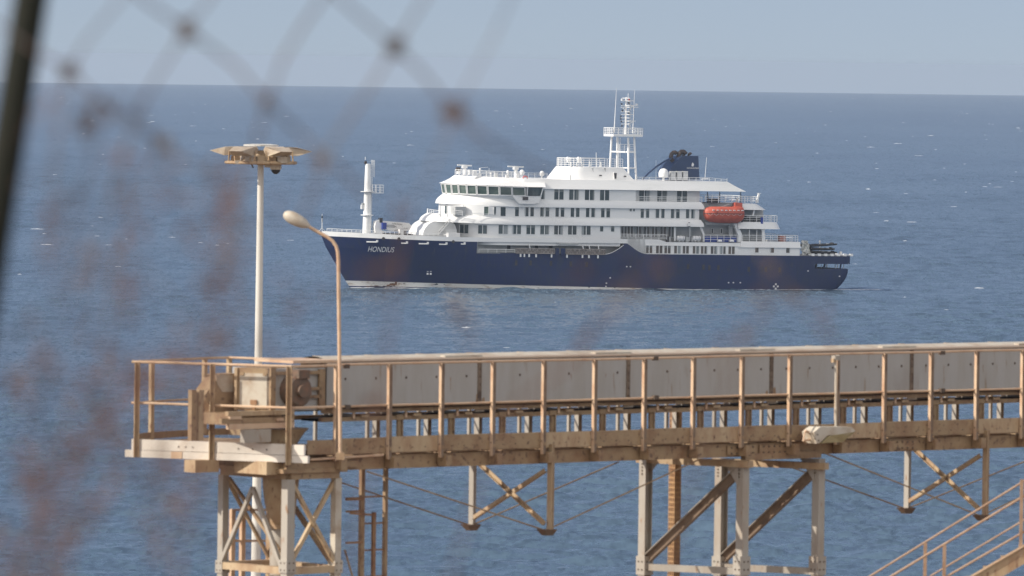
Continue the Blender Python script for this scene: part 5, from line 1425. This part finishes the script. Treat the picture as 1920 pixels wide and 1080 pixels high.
B0 = R1 - dR*.13; B1 = R2 + dR*.25; zb1, zb2, zb3 = zfor(R1, 823), zfor(R1, 843.5), zfor(R1, 857.5)
L_ = (B1-B0).length; c = (B0+B1)/2
mb = MB(); mb.box((c.x, c.y, (zb1+zb2)/2), (L_/2-.03, .03, (zb1-zb2)/2-.003), 'beam_white', dR, off)
for k in (.28, .32, .36, .62, .70, .78): q = B0.lerp(B1, k)+off*.034; mb.box((q.x, q.y, (zb1+zb2)/2-.01), (.009, .004, .009), 'bolt', dR, off)
gp(mb, 'platform_beam')
mb = MB(); mb.box((c.x, c.y, (zb2+zb3)/2)+0*c if False else (c.x-dR.x*.02, c.y-dR.y*.02, (zb2+zb3)/2), (L_/2+.05, .034, (zb2-zb3)/2-.003), 'beam_white', dR, off)
q = B0.lerp(B1, .27)+off*.038; mb.box((q.x, q.y, (zb2+zb3)/2), (.085, .004, .05), 'rail_tan', dR, off)
gp(mb, 'platform_beam')
poly = [dn(R1, zb1-.05), dn(R2, zb1-.05), dn(R3, zb1-.05), (R3.x, NF, zb1-.05), dn(FE, zb1-.05), dn(F2, zb1-.05), dn(F1, zb1-.05)]
mb = MB(); mb.prism(poly, (0, 0, -.03), 'steel_brown'); gp(mb, 'platform_floor')
mb = MB()
for p_, q_ in ((R1, F1), (F1, F2), (F2, F3), (F3, FE)):
    z0_, z1_ = zb1-.02, zb1+.075; mb.bar(dn(p_, (z0_+z1_)/2), dn(q_, (z0_+z1_)/2), .012, z1_-z0_, 'steel_brown')
gp(mb, 'toe_board')
# joists under the platform
mb = MB()
for k in (.1, .3, .5, .7, .9): q = B0.lerp(B1, k); w = lerp(.25, 1.3, k); mb.bar((q.x, q.y, zb3+.07), (q.x-off.x*w, q.y-off.y*w, zb3+.07), .08, .14, 'steel_brown')
build_each(mb, 'joist', gal)
def Gbox(name, x0, y0, x1, y1, n0, n1, mat, z_n=None):
    """box whose near face (n = n0) covers the pixel rectangle"""
    a, b = G(x0, y0, n0), G(x1, y1, n0); mb = MB(); mb.bb(a.x, b.x, n1, n0, min(a.z, b.z), max(a.z, b.z), mat); return mb
# drive box with sunlit door, turned square to the platform edge
K = G(507, 730, -.44); t0 = K.x; zbt, zbb = Gz(507, 691, -.44), Gz(507, 771, -.44)
Lk = 0.0
while GF.px(K - dR*Lk)[0] > 442: Lk += .005
cb = K - dR*Lk/2 - off*.26; mb = MB(); mb.box((cb.x, cb.y, (zbt+zbb)/2), (Lk/2, .26, (zbt-zbb)/2), 'steel_brown', dR, off); gp(mb, 'drive_box')
mb = MB(); q = K - dR*Lk*.47 + off*.012; mb.box((q.x, q.y, (zbt+zbb)/2-.02), (Lk*.39, .010, (zbt-zbb)/2-.055), 'panel_cream', dR, off)
q2_ = q + off*.02 + dR*Lk*.02; mb.box((q2_.x, q2_.y, zbb+.12), (.05, .014, .035), 'rust', dR, off); mb.box((q2_.x, q2_.y, zbb+.06), (.02, .012, .04), 'rust', dR, off)
for u in (-.33, .33): q3 = q + dR*Lk*u + off*.014; mb.box((q3.x, q3.y, zbt-.085), (.03, .008, .02), 'steel_brown', dR, off)
gp(mb, 'access_door')
for u in (.02, .98): q4 = K - dR*Lk*u + off*.012; mb = MB(); mb.box((q4.x, q4.y, (zbt+zbb)/2), (.022, .012, (zbt-zbb)/2), 'steel_tan' if u > .5 else 'joint', dR, off); gp(mb, 'frame_bar')
mb = Gbox('x', 508, 692, 609, 768, -.45, -1.3, 'panel_grey'); gp(mb, 'side_panel')
mb = MB()
for x0, y0, x1, y1 in ((505, 688, 513, 772), (596, 692, 606, 768), (513, 697, 596, 701), (570, 726, 600, 731), (570, 741, 600, 746)):
    a, b = G(x0, y0, -.44), G(x1, y1, -.44); mb.bb(a.x, b.x, -.44, -.40, b.z, a.z, 'steel_brown')
gp(mb, 'frame_bar')
c = G(558, 733, -.32); mb = MB(); mb.lathe((c.x, -.5, c.z), [(.16, 0), (.23, .04), (.23, .22), (.20, .25), (.09, .26), (.09, .32)], 'drum', 18, Vector((0, 1, 0))); mb.box((c.x+.03, -.3, c.z+.24), (.10, .09, .06), 'drum'); gp(mb, 'drive_pulley', 40)
mb = MB(); c = G(575, 703, -.36); mb.box(c, (.03, .03, .06), 'rail_tan'); gp(mb, 'bracket')
# hood on the discharge side
KL = K - dR*Lk; nh = KL.y - .12
mb = MB(); mb.prism([G(x, y, nh) for x, y in ((446, 700), (413, 702), (398, 722), (384, 741), (386, 750), (398, 768), (408, 790), (446, 790))], (0, -.28, 0), 'steel_brown'); gp(mb, 'discharge_hood')
mb = MB(); mb.prism([G(x, y, nh+.012) for x, y in ((405, 703), (437, 703), (437, 735), (417, 735), (408, 722))], (0, -.01, 0), 'panel_cream'); gp(mb, 'hood_plate')
for x, n, mat in ((361, -.35, 'steel_brown'), (375, -.35, 'steel_tan')):
    a = G(x, 731, n); b = G(x, 826, n); mb = MB(); mb.box((a.x, n, (a.z+b.z)/2), (.045, .04, (a.z-b.z)/2), mat); gp(mb, 'hood_post')
# skid beams and hopper below the drive
for y0, y1, x0, x1, mat in ((772, 777, 428, 552, 'steel_tan'), (785, 791, 416, 552, 'steel_brown'), (795, 802, 430, 552, 'rail_tan')):
    mb = Gbox('x', x0, y0, x1, y1, -.25, -.32, mat); gp(mb, 'skid_beam')
mb = Gbox('x', 436, 777, 552, 795, -.34, -1.2, 'steel_brown'); gp(mb, 'skid_beam')
for x0, x1, y0, y1 in ((431, 453, 781, 786), (520, 532, 784, 789), (541, 549, 784, 790)): mb = Gbox('x', x0, y0, x1, y1, -.23, -.27, 'rail_tan'); gp(mb, 'bracket')
def ringpx(xl, xr, y, n, k=14, rn=.45):
    a, b = G(xl, y, n), G(xr, y, n); c = (a.x+b.x)/2; r = abs(b.x-a.x)/2*.72; return [(c+r*math.cos(2*PI*q/k), n+rn*r*1.6*math.sin(2*PI*q/k), (a.z+b.z)/2) for q in range(k)]
mb = MB(); mb.loft([ringpx(462, 590, 803, -.75), ringpx(466, 580, 812, -.75), ringpx(474, 560, 838, -.75), ringpx(480, 548, 880, -.75)], 'steel_tan'); gp(mb, 'hopper', 40)
mb = Gbox('x', 459, 806, 508, 829, -.2, -.3, 'steel_cream'); gp(mb, 'hopper_collar')
mb = MB(); mb.loft([ringpx(484, 570, 880, -.8), ringpx(486, 566, 913, -.8), ringpx(490, 562, 940, -.8), ringpx(500, 556, 984, -.8)], 'steel_tan'); gp(mb, 'chute', 40)
tcx = Gt(527, -.8, 1000); zz = Gz(527, 984, -.8); zb = gz_world((tcx, -.8, 0))
mb = MB(); mb.tube([(tcx, -.8, zz), (tcx, -.8, zb)], .16, 'steel_cream', 16); mb.lathe((tcx, -.8, zz-.02), [(.2, -.03), (.2, .03)], 'steel_tan', 16); gp(mb, 'chute_pipe', 40)
# tower under the head
tw = bpy.data.objects.new('head_tower', None); col.objects.link(tw); tw.parent = gal
tE = Gt(540, -.12, 960); nFar = -.12
for _ in range(200):
    if GF.px((tE, nFar, Gz(540, 960, -.12)))[0] > 419: nFar -= .01
tG = Gt(630, -.12, 960)
zTw = Gz(540, 899, -.12); zbw = gz_world((tE, -.5, 0))-.1
for t_, n_, w, mat in ((tE, -.12, .068, 'steel_cream'), (tE, nFar, .055, 'steel_cream'), (tG, -.12, .055, 'panel_cream'), (tG, nFar, .05, 'steel_tan')):
    mb = MB(); mb.box((t_, n_, (zTw+zbw)/2), (w, w, (zTw-zbw)/2), mat)
    zq = zfor((t_, n_), 1062); mb.box((t_, n_, zq), (w+.02, w+.02, .09), mat)
    for a in (-.04, .04):
        for b in (-.05, .05): mb.box((t_-w-.022, n_+a, zq+b), (.004, .01, .01), 'bolt'); mb.box((t_+a, n_+w+.022, zq+b), (.01, .004, .01), 'bolt')
    mb.build('leg', tw)
zlo = zfor((tE, -.12), 1060)
def tb(p, q, w=.05, mat='steel_tan', up=Vector((0, 0, 1))): mb = MB(); mb.bar(p, q, w, w, mat, up); mb.build('brace', tw)
nm = (nFar-.12)/2
tb((tE-.05, nm, zTw-.15), (tE-.05, nFar+.05, zlo), .055, 'steel_cream'); tb((tE-.05, nm, zTw-.15), (tE-.05, -.2, zlo), .055, 'steel_cream')
tb((tG, nFar+.05, zTw-.05), (tG, -.2, zlo), .06, 'steel_brown'); tb((tE+.06, nFar+.05, zTw-.05), (tE+.06, -.25, zlo+.1), .045, 'steel_brown')
tb((tE+.05, -.1, zTw-.05), (tG-.03, -.1, zlo), .055); tb((tG-.03, -.14, zTw-.05), (tE+.05, -.14, zlo), .055)
tb((tE+.05, nFar, zTw-.05), (tG-.03, nFar, zlo), .045, 'steel_tan'); 
for z_ in (zTw+.05, zlo-.08):
    for p, q in (((tE, -.12), (tE, nFar)), ((tE, -.12), (tG, -.12)), ((tE, nFar), (tG, nFar)), ((tG, -.12), (tG, nFar))):
        mb = MB(); mb.bar((p[0], p[1], z_), (q[0], q[1], z_), .13, .1, 'steel_brown' if z_ > -2.2 and z_ > zlo else 'steel_tan'); mb.build('ring_beam', tw)
mb = MB(); mb.bb(tE-.18, tG+.12, nFar-.1, -.02, zTw+.09, zTw+.15, 'steel_brown'); mb.bb(tE-.1, tG+.35, nFar, -.04, zTw+.15, zTw+.24, 'steel_brown'); mb.bb(Gt(358, -1.1, 870), Gt(402, -1.1, 870), -1.25, -1.0, Gz(380, 885, -1.1), Gz(380, 862, -1.1), 'steel_tan'); mb.build('bearing_plate', tw)
mb = Gbox('x', 500, 866, 548, 889, -.18, -.9, 'steel_tan'); gp(mb, 'bearing_box')
mb = MB(); a = G(582, 862, .02); b = G(718, 853, .02); mb.tube([a, b], .018, 'rail_tan', 6); gp(mb, 'pipe')
mb = Gbox('x', 577, 826, 632, 851, .035, .02, 'steel_brown'); gp(mb, 'toe_board')
for (xa, ya) in ((436, 955), (455, 960)):
    mb = MB(); a = G(xa, ya, -1.9); mb.box((a.x, -1.9, (a.z+zbw)/2), (.035, .03, (a.z-zbw)/2), 'rail_tan'); mb.build('leg', tw)
for y in (956, 1014): mb = MB(); mb.bar(G(434, y, -1.9), G(500, y, -1.9), .03, .03, 'rail_tan'); mb.build('rung', tw)
# ladder beside the tower
tl = Gt(678, -.9, 980); m_ = GF.M.copy(); zb = gz_world((tl, -.9, 0)); m_.translation = GF.world((tl, -.9, zb))
lad = thing('access_ladder', 'rusty brown steel ladder standing beside the left tower', 'ladder', m_)
H = Gz(678, 880, -.9)-zb; w = Gt(722, -.9, 980)-tl
for x_, ww in ((0, .034), (w, .026)):
    mb = MB(); mb.bb(x_-ww, x_+ww, -.03, .03, 0, H, 'steel_brown'); mb.build('stile', lad)
zr_ = H-.40
while zr_ > 0: mb = MB(); mb.bar((0, 0, zr_), (w, 0, zr_), .022, .022, 'rust'); mb.build('rung', lad); zr_ -= .385
x2 = Gt(694, -.9, 980)-tl
mb = MB(); mb.bb(x2-.028, x2+.028, .06, .1, 0, H-.62, 'rust'); mb.bar((x2, .08, H-.66), (x2-.45, .08, H-.62), .03, .03, 'rust'); mb.build('side_post', lad)
for k, dz in enumerate((.42, .6, 1.05, 1.6)):
    mb = MB(); mb.bar((0, .03, H-dz), (-.32, .03, H-dz), .045 if k == 0 else .028, .045 if k == 0 else .028, 'rust'); mb.build('stay', lad)
mb = MB(); mb.bar((-.34, .03, H-1.15), (-.02, .03, H-1.95), .02, .02, 'steel_brown'); mb.build('stay', lad)
# ---------------------------------------------------------------- floodlight on the walkway rail
nL = .16; c = G(1567, 735, nL); m_ = GF.M.copy(); m_.translation = GF.world(c)
fl = thing('floodlight', 'cream floodlight tilted down on a swivel pole clamped to the walkway rail', 'floodlight', m_)
def FL(x, y, n=nL): return G(x, y, n)-c
mb = MB(); mb.tube([FL(1567, 672), FL(1567, 806)], .017, 'lamp_white', 8); mb.build('pole', fl, 40)
mb = MB(); mb.box(FL(1567, 671), (.05, .04, .035), 'steel_cream'); mb.box(FL(1563, 676), (.03, .03, .03), 'steel_tan'); mb.box(FL(1572, 668), (.02, .04, .02), 'steel_cream'); mb.build('clamp', fl)
mb = MB(); poly = [FL(x, y, .42) for x, y in ((1526, 811), (1538, 800.5), (1597, 800.5), (1604, 808), (1590, 815), (1552, 816), (1538, 830), (1531, 832))]
mb.prism(poly, (0.0, -.26, 0), 'lamp_white'); mb.build('housing', fl)
mb = MB(); A, B, C_, D = FL(1541, 831, .43), FL(1556, 817, .43), FL(1603, 810, .43), FL(1580, 829, .34)
mb.prism([A, B, C_, D], (0, -.05, 0), 'lamp_glass'); mb.build('lens', fl)
mb = MB(); mb.tube([FL(1510, 808, .3), FL(1530, 815, .3)], .02, 'rail_tan', 8); mb.tube([FL(1506, 826, .3), FL(1532, 823, .3)], .018, 'rail_tan', 8); mb.tube([FL(1567, 806), FL(1560, 812, .3)], .018, 'lamp_white', 8); mb.tube([FL(1510, 808, .3), FL(1506, 826, .3), FL(1512, 832, .05)], .014, 'rail_tan', 8)
for x, y in ((1535, 826), (1533, 815), (1528, 823)): mb.box(FL(x, y, .425), (.01, .004, .01), 'bolt')
mb.build('bracket', fl)
# ---------------------------------------------------------------- single arm lamp
D_ = 107.6
def Q(px, py, d=D_): return P(px, py, d)
base = Q(638, 858); m_ = Matrix.Translation(base)
sl_ = thing('street_lamp', 'thin tan lamp post with curved arm and pale oval head, bolted to the gallery', 'street lamp', m_)
def q2(x, y): return Q(x, y)-base
mb = MB(); pts = [(638, 858), (637.3, 760), (636.4, 660), (635.2, 560), (634.5, 490), (633.3, 472), (630, 461), (623, 451), (613, 444), (600, 437), (586, 429), (574, 421.5)]
mb.tube([q2(x, y) for x, y in pts], [.026]*5+[.024]*7, 'rail_tan', 10); mb.build('pole', sl_, 40)
mb = MB(); a = q2(575, 422); b = q2(532, 400); ax = (b-a); L = ax.length
mb.lathe(a, [(.03, -.04), (.05, .0), (.07, .1*L), (.085, .3*L), (.092, .55*L), (.085, .75*L), (.06, .92*L), (.025, L)], 'lamp_white', 14, ax.normalized()); mb.build('lamp_head', sl_, 60)
mb = MB(); mb.box((0, 0, .02), (.06, .05, .05), 'steel_tan'); mb.build('base_bracket', sl_)
# ---------------------------------------------------------------- high mast with ring of floodlights
DM = 220.0; top = P(489, 303, DM); gz = ground_z(DM); bot = Vector((top.x, top.y, gz))
hm = thing('high_mast_light', 'tall cream lighting mast with a ring of flat floodlights at its top', 'lighting mast', Matrix.Translation(bot))
Hm = top.z-gz
mb = MB(); mb.tube([(0, 0, 0), (0, 0, Hm*.5), (0, 0, Hm+.1)], [.19, .135, .088], 'mast_paint', 18); mb.build('pole', hm, 40)
mb = MB(); mb.lathe((0, 0, 0), [(.35, 0), (.35, .05), (.22, .06), (.2, .5)], 'mast_paint', 18); mb.build('base_plate', hm)
zr0 = Hm + (303-287)/65.6
mb = MB()
for r_, z_, w in ((.55, -.24, .05), (1.0, -.27, .045)):
    mb.tube([(r_*math.cos(k*PI/12), r_*math.sin(k*PI/12), zr0+z_) for k in range(25)], w, 'steel_tan', 6)
for k in range(8):
    A = k*PI/4+.35; mb.bar((.1*math.cos(A), .1*math.sin(A), zr0-.24), (1.0*math.cos(A), 1.0*math.sin(A), zr0-.27), .06, .05, 'steel_tan')
mb.lathe((0, 0, zr0-.34), [(.12, 0), (.2, .05), (.2, .3), (.14, .42)], 'steel_tan', 14); mb.build('ring_frame', hm)
mb = MB(); mb.lathe((0, 0, zr0+.20), [(.5, 0), (.5, .04), (.3, .06)], 'mast_paint', 16); mb.build('cap', hm)
for k in range(6):
    A = k*PI/3 + .03; X = Vector((math.cos(A), math.sin(A), 0)); Y = Vector((-X.y, X.x, 0)); o = Vector((0, 0, zr0+.02))
    lum = MB(); wv = .33
    prof = [(1.46, .04, .6), (1.02, .15, 1), (.78, .16, .95), (.66, .08, .9), (.82, -.08, .95), (1.05, -.09, 1)]
    r1 = [o + X*a + Z_ - Y*wv*s_ for a, z_, s_ in prof for Z_ in [Vector((0, 0, z_))]]; r2 = [o + X*a + Z_ + Y*wv*s_ for a, z_, s_ in prof for Z_ in [Vector((0, 0, z_))]]
    lum.loft([r1, r2], 'lamp_tan'); L1 = lum.build('floodlight_head', hm)
    gl = MB(); gl.prism([o + X*1.36 - Y*.2 + Vector((0, 0, .035)), o + X*1.36 + Y*.2 + Vector((0, 0, .035)), o + X*1.02 + Y*.34 + Vector((0, 0, -.085)), o + X*1.02 - Y*.34 + Vector((0, 0, -.085))], (0, 0, -.01), 'lamp_glass'); gl.build('lens', L1)
    br = MB()
    for s_ in (-1, 1): br.bar(o + X*.9 + Y*.36*s_ + Vector((0, 0, .05)), o + X*.92 + Y*.30*s_ + Vector((0, 0, -.30)), .035, .035, 'steel_tan')
    br.box(o + X*.72 + Y*.12 + Vector((0, 0, -.19)), (.13, .15, .085), 'steel_tan' if k % 2 else 'lamp_white', X, Y); br.build('bracket', hm)
mb = MB()
for x, z_, w, h in ((-.55, -.18, .16, .05), (.38, -.12, .12, .1), (-.2, -.14, .1, .1), (.62, -.10, .16, .09), (.05, -.1, .12, .12)): mb.box((x, -.75, zr0+z_-.08), (w, .08, h), 'lamp_white' if w > .15 else 'steel_tan')
mb.bar((-.3, -.4, zr0-.2), (-.2, -.4, zr0-.42), .04, .04, 'dark'); build_each(mb, 'control_gear', hm)
pc = P(517, 316, DM-.5); sc = thing('security_camera', 'small white dome camera hanging under the floodlight ring of the mast', 'camera', Matrix.Translation(pc))
mb = MB(); mb.lathe((0, 0, 0), [(.05, .26), (.16, .20), (.17, .02), (.15, -.03)], 'lamp_white', 14); mb.bar((0, 0, .2), (0, .1, .42), .06, .06, 'lamp_white'); mb.box((-.2, 0, .12), (.12, .1, .09), 'lamp_white'); mb.build('housing', sc, 40)
mb = MB(); mb.lathe((0, 0, -.03), [(.135, 0), (.12, -.06), (.06, -.12), (.01, -.13)], 'dark', 14); mb.build('dome', sc, 40)
# ---------------------------------------------------------------- stair at the lower right
st0 = P(1840, 1080, 100.0); stt = thing('steel_staircase', 'tan steel staircase with double handrails descending to the left at the lower right', 'staircase', Matrix.Translation(st0))
def line(mbr, x0, y0, x1, y1, d0, r, e0=.9, e1=.35, mat='stair_tan'):
    a, b = P(x0, y0, d0)-st0, P(x1, y1, d0)-st0; v = b-a; mbr.tube([a-v*e0, b+v*e1], r, mat, 8)
for (x0, y0, x1, y1, d, r, nm_) in ((1632, 1080, 1917, 904, 101.0, .014, 'handrail'), (1672, 1080, 1917, 932, 100.0, .016, 'handrail'), (1745, 1080, 1917, 977, 101.0, .012, 'mid_rail'), (1777, 1080, 1917, 999, 100.0, .015, 'mid_rail')):
    mb = MB(); line(mb, x0, y0, x1, y1, d, r); mb.build(nm_, stt, 40)
for d, xs in ((101.0, ((1735, 1018),)), (100.0, ((1771, 1022), (1916, 899), (1620, 1112), (1470, 1205)))):
    for x, y in xs:
        a = P(x, y, d)-st0; drop = 1.0; mb = MB(); mb.box(a-Vector((0, 0, drop/2)), (.022, .02, drop/2), 'stair_tan'); mb.build('stair_post', stt)
for d in (100.0, 101.0):
    a, b = P(1840, 1086, d)-st0, P(1925, 1036, d)-st0; v = b-a; mb = MB(); mb.bar(a-v*4.0, b+v*.7, .03, .22, 'steel_tan'); mb.bar(a-v*4.0+Vector((0, 0, .11)), b+v*.7+Vector((0, 0, .11)), .08, .014, 'rail_tan'); mb.build('stringer', stt)
a, b = P(1840, 1086, 100.5)-st0, P(1925, 1036, 100.5)-st0; v = b-a
for k in range(14):
    q = a - v*4.0 + v*(5.5*k/14); mb = MB(); mb.box(q+Vector((0, 0, .02)), (.14, .48, .012), 'steel_brown'); mb.build('tread', stt)
q = b + v*.7
mb = MB(); mb.bb(q.x-.1, q.x+2.2, -.1, 1.2, q.z-.05, q.z+.02, 'steel_brown'); mb.build('landing', stt)
zgr = ground_z(100)-st0.z
for x_ in (q.x+.2, q.x+2.0):
    for y_ in (0, 1.1): mb = MB(); mb.bb(x_-.06, x_+.06, y_-.06, y_+.06, zgr, q.z-.05, 'steel_cream'); mb.build('leg', stt)
for x_ in (a.x-v.x*3.9, ):
    for y_ in (0, 1.0): zt_ = (a-v*3.9).z-.1; mb = MB(); mb.bb(x_-.06, x_+.06, y_-.06, y_+.06, zgr, zt_, 'steel_cream'); mb.build('leg', stt)
# ---------------------------------------------------------------- chain link fence and dry weeds right in front of the lens
DF = 9.5
fo = P(500, 540, DF); fo.z = ground_z(DF)
fence = thing('chain_link_fence', 'torn grey chain link fence, out of focus right in front of the camera', 'fence', Matrix.Translation(fo))
def FP(x, y, d=DF): return P(x, y, d)-fo
rnd = random.Random(9)
def wire_path(fn, y0, y1, amp=13):
    pts = []; y = y0; k = 0
    while y <= y1:
        x = fn(y) + rnd.uniform(-amp, amp); pts.append((x, y, DF + (.008 if k % 2 else -.008))); y += 62; k += 1
    return pts
mb = MB(); wires = []
for k in range(-16, 30):      # regular mesh, which survives only outside the picture
    x0 = 295+180*k; wires.append(wire_path(lambda y: x0 + y*1.02, -700, 1900)); c = 385+200*k; wires.append(wire_path(lambda y: c - .60*y, -700, 1900))
for pts in wires:
    run = []
    for x, y, d in pts:
        if x < -160 or x > 2120 or y > 1300 or y < -220 and False: run.append(FP(x, y, d))
        else:
            if len(run) > 1: mb.tube(run, .0022, 'wire', 5)
            run = []
    if len(run) > 1: mb.tube(run, .0022, 'wire', 5)
# slack and broken strands across the view
for r_, pts in ((.0023, [(120, -140), (270, 0), (350, 55), (440, 122), (500, 190), (560, 248), (622, 302), (700, 380)]), (.0023, [(480, -160), (560, -75), (640, 0), (740, 85), (795, 140), (850, 210), (905, 255), (965, 292), (1040, 330)]),
                (.0020, [(-120, -40), (60, 92), (130, 132), (200, 205), (305, 270), (400, 340), (470, 430)]), (.0023, [(700, -150), (630, -40), (570, 45), (530, 110), (502, 190), (472, 290), (440, 400), (418, 520)]),
                (.0022, [(850, -120), (800, -10), (742, 85), (690, 170), (622, 270), (600, 330), (560, 420)]), (.0021, [(480, -130), (395, -5), (350, 55), (292, 150), (252, 222), (228, 300), (190, 420), (150, 560)]),
                (.0018, [(300, -130), (225, 0), (160, 78), (128, 135), (110, 240), (96, 360)]), (.0013, [(1000, -100), (930, 60), (850, 210), (805, 330), (768, 392)]), (.0012, [(300, 272), (255, 380), (228, 455), (170, 600), (60, 760)]),
                (.0011, [(850, 210), (930, 330), (1060, 430), (1230, 490)]), (.0012, [(225, 455), (330, 560), (420, 640), (540, 720)]), (.0011, [(60, 640), (160, 760), (300, 900), (420, 1100)])):
    mb.tube([FP(x, y, DF+rnd.uniform(-.02, .02)) for x, y in pts], r_, 'wire', 5)
for (x, y, r) in ((350, 55, .011), (742, 85, .010), (850, 210, .013), (130, 132, .009), (305, 270, .009), (500, 190, .006), (600, 300, .006), (160, 235, .006)):
    p = FP(x, y)
    for k in range(3):
        A = rnd.uniform(0, 3); v = Vector((math.cos(A), .3, math.sin(A)))*r; v = v*1.25; mb.tube([p-v, p+Vector((rnd.uniform(-.004, .004), .004, rnd.uniform(-.004, .004))), p+v], .0052, 'wire', 6)
mb.build('wire_mesh', fence)
a, b = P(56, 0, 10.5), P(-7, 400, 10.5); v = (b-a); kz = (ground_z(10.5)-a.z)/v.z; rt_ = a+v*kz
pole = thing('leaning_pole', 'dark olive pole leaning at the left edge of the view, out of focus', 'pole', Matrix.Translation(rt_))
mb = MB(); mb.tube([Vector((0, 0, -.05)), a-v*1.2-rt_], .0235, 'olive', 10); mb.build('pole_shaft', pole, 40)
mb = MB(); mb.lathe((0, 0, 0), [(.09, -.05), (.09, .03), (.03, .05)], 'rust', 10); mb.build('footing', pole)
# further posts of the fence outside the picture
for x in (-1600, 3300):
    p = FP(x, 540); mb = MB(); mb.tube([(p.x, p.y, -.2), (p.x, p.y, 2.95)], .024, 'olive', 10); mb.build('post', fence, 40)
mb = MB(); p0, p1 = FP(-1600, 540), FP(3300, 540); mb.tube([(p0.x, p0.y, .25), (p1.x, p1.y, .25)], .003, 'wire', 5); mb.tube([(p0.x, p0.y, 2.85), (p1.x, p1.y, 2.85)], .003, 'wire', 5); build_each(mb, 'line_wire', fence)
def weed(label, path, clusters, d, mat, mat2=None):
    x0, y0 = path[0]; root = P(x0, y0, d); rz = ground_z(d); root = Vector((root.x, root.y, rz)); t = thing('dried_weed', label, 'dry plant', Matrix.Translation(root), 'dry weeds in front of the fence')
    pts = [Vector((0, 0, -.02))] + [P(x, y, d)-root for x, y in path]
    mb = MB(); mb.tube(pts, [.0022] + [.0016]*(len(pts)-1), mat, 5); mb.build('stem', t)
    lf = MB(); px = FPX/d
    for (cx, cy, rx, ry, op) in clusters:
        area = PI*rx*ry*op; s_mean = .0085*px; n = max(3, int(area/(s_mean**2*1.1)))
        for k in range(n):
            A = rnd.uniform(0, 2*PI); rr = math.sqrt(rnd.random()); x = cx + rx*rr*math.cos(A); y = cy + ry*rr*math.sin(A)
            p = P(x, y, d+rnd.uniform(-.25, .25))-root; s = rnd.uniform(.004, .0105)
            u = Vector((rnd.gauss(0, 1), rnd.gauss(0, .5), rnd.gauss(0, 1))).normalized(); w = u.cross(Vector((rnd.gauss(0, .3), -1, rnd.gauss(0, .3)))).normalized()
            lf.add([p-u*s, p-w*s*.45+u*s*.1, p+u*s*1.1, p+w*s*.45], [(0, 1, 2, 3)], mat if rnd.random() < .6 or not mat2 else mat2)
            if k % 3 == 0: lf.tube([p, p - Vector((rnd.uniform(-.02, .02), 0, .03))], .0007, mat, 3)
    lf.build('leaves', t)
weed('tall reddish dry weed stem rising left of the lighting mast', [(330, 1100), (350, 900), (385, 700), (405, 560), (418, 430), (425, 300)], [(420, 390, 42, 100, .36), (402, 550, 46, 110, .42), (360, 720, 55, 100, .26), (500, 430, 40, 90, .10), (320, 880, 50, 90, .22), (540, 640, 30, 70, .10), (620, 880, 40, 90, .10)], 8.4, 'weed_red', 'weed')
weed('grey dry weed with a dense dark head near the upper left of the fence', [(60, 1100), (70, 800), (110, 560), (150, 380), (190, 230)], [(210, 205, 66, 36, .55), (160, 230, 26, 70, .28), (130, 340, 30, 70, .32), (105, 440, 28, 70, .28), (60, 640, 42, 54, .42), (70, 720, 35, 60, .2), (300, 272, 30, 26, .3)], 8.8, 'weed_grey', 'weed')
weed('short brown dry weed with a single round seed head at the left', [(120, 1100), (160, 850), (200, 650), (222, 470)], [(225, 455, 26, 26, .62), (225, 380, 40, 60, .12), (200, 600, 55, 60, .14)], 8.6, 'weed', 'weed_red')
weed('bushy rust coloured dry weed filling the lower left corner', [(10, 1100), (60, 1000), (140, 880), (220, 740), (290, 640)], [(40, 1030, 110, 80, .62), (120, 900, 95, 110, .5), (230, 770, 95, 110, .42), (300, 660, 85, 70, .34), (180, 560, 80, 100, .22), (260, 420, 120, 150, .16), (120, 760, 110, 130, .20), (380, 800, 100, 140, .16), (480, 560, 70, 120, .12), (90, 330, 80, 150, .10), (60, 840, 60, 80, .24), (330, 970, 70, 110, .28), (20, 700, 30, 60, .25), (440, 980, 60, 90, .12)], 8.0, 'weed_red', 'weed')
weed('thin dry weed with one reddish seed head left of the ship bridge', [(640, 1100), (690, 900), (720, 700), (745, 520), (765, 390)], [(765, 392, 36, 24, .42), (850, 212, 26, 28, .45), (682, 742, 34, 26, .30), (720, 560, 20, 80, .05), (610, 520, 60, 90, .06)], 9.0, 'weed_red', 'weed')
weed('faint forked dry weed below the middle of the ship', [(840, 1100), (900, 900), (960, 760), (1060, 690), (1110, 620), (1150, 565)], [(1150, 562, 38, 24, .50), (1110, 620, 26, 36, .32), (865, 600, 28, 64, .32), (1240, 485, 28, 36, .36), (1190, 525, 26, 26, .3), (1060, 510, 40, 26, .26), (690, 505, 60, 36, .14), (1345, 650, 34, 14, .22)], 8.6, 'weed_red', 'weed')
weed('faint arching dry weed below the stern half of the ship', [(1240, 1100), (1330, 800), (1400, 640), (1440, 570), (1480, 555), (1540, 610), (1590, 670)], [(1470, 552, 44, 20, .42), (1530, 598, 30, 26, .28), (1400, 610, 34, 26, .2), (1430, 500, 30, 32, .24), (1700, 720, 40, 40, .06)], 9.0, 'weed', 'weed_red')
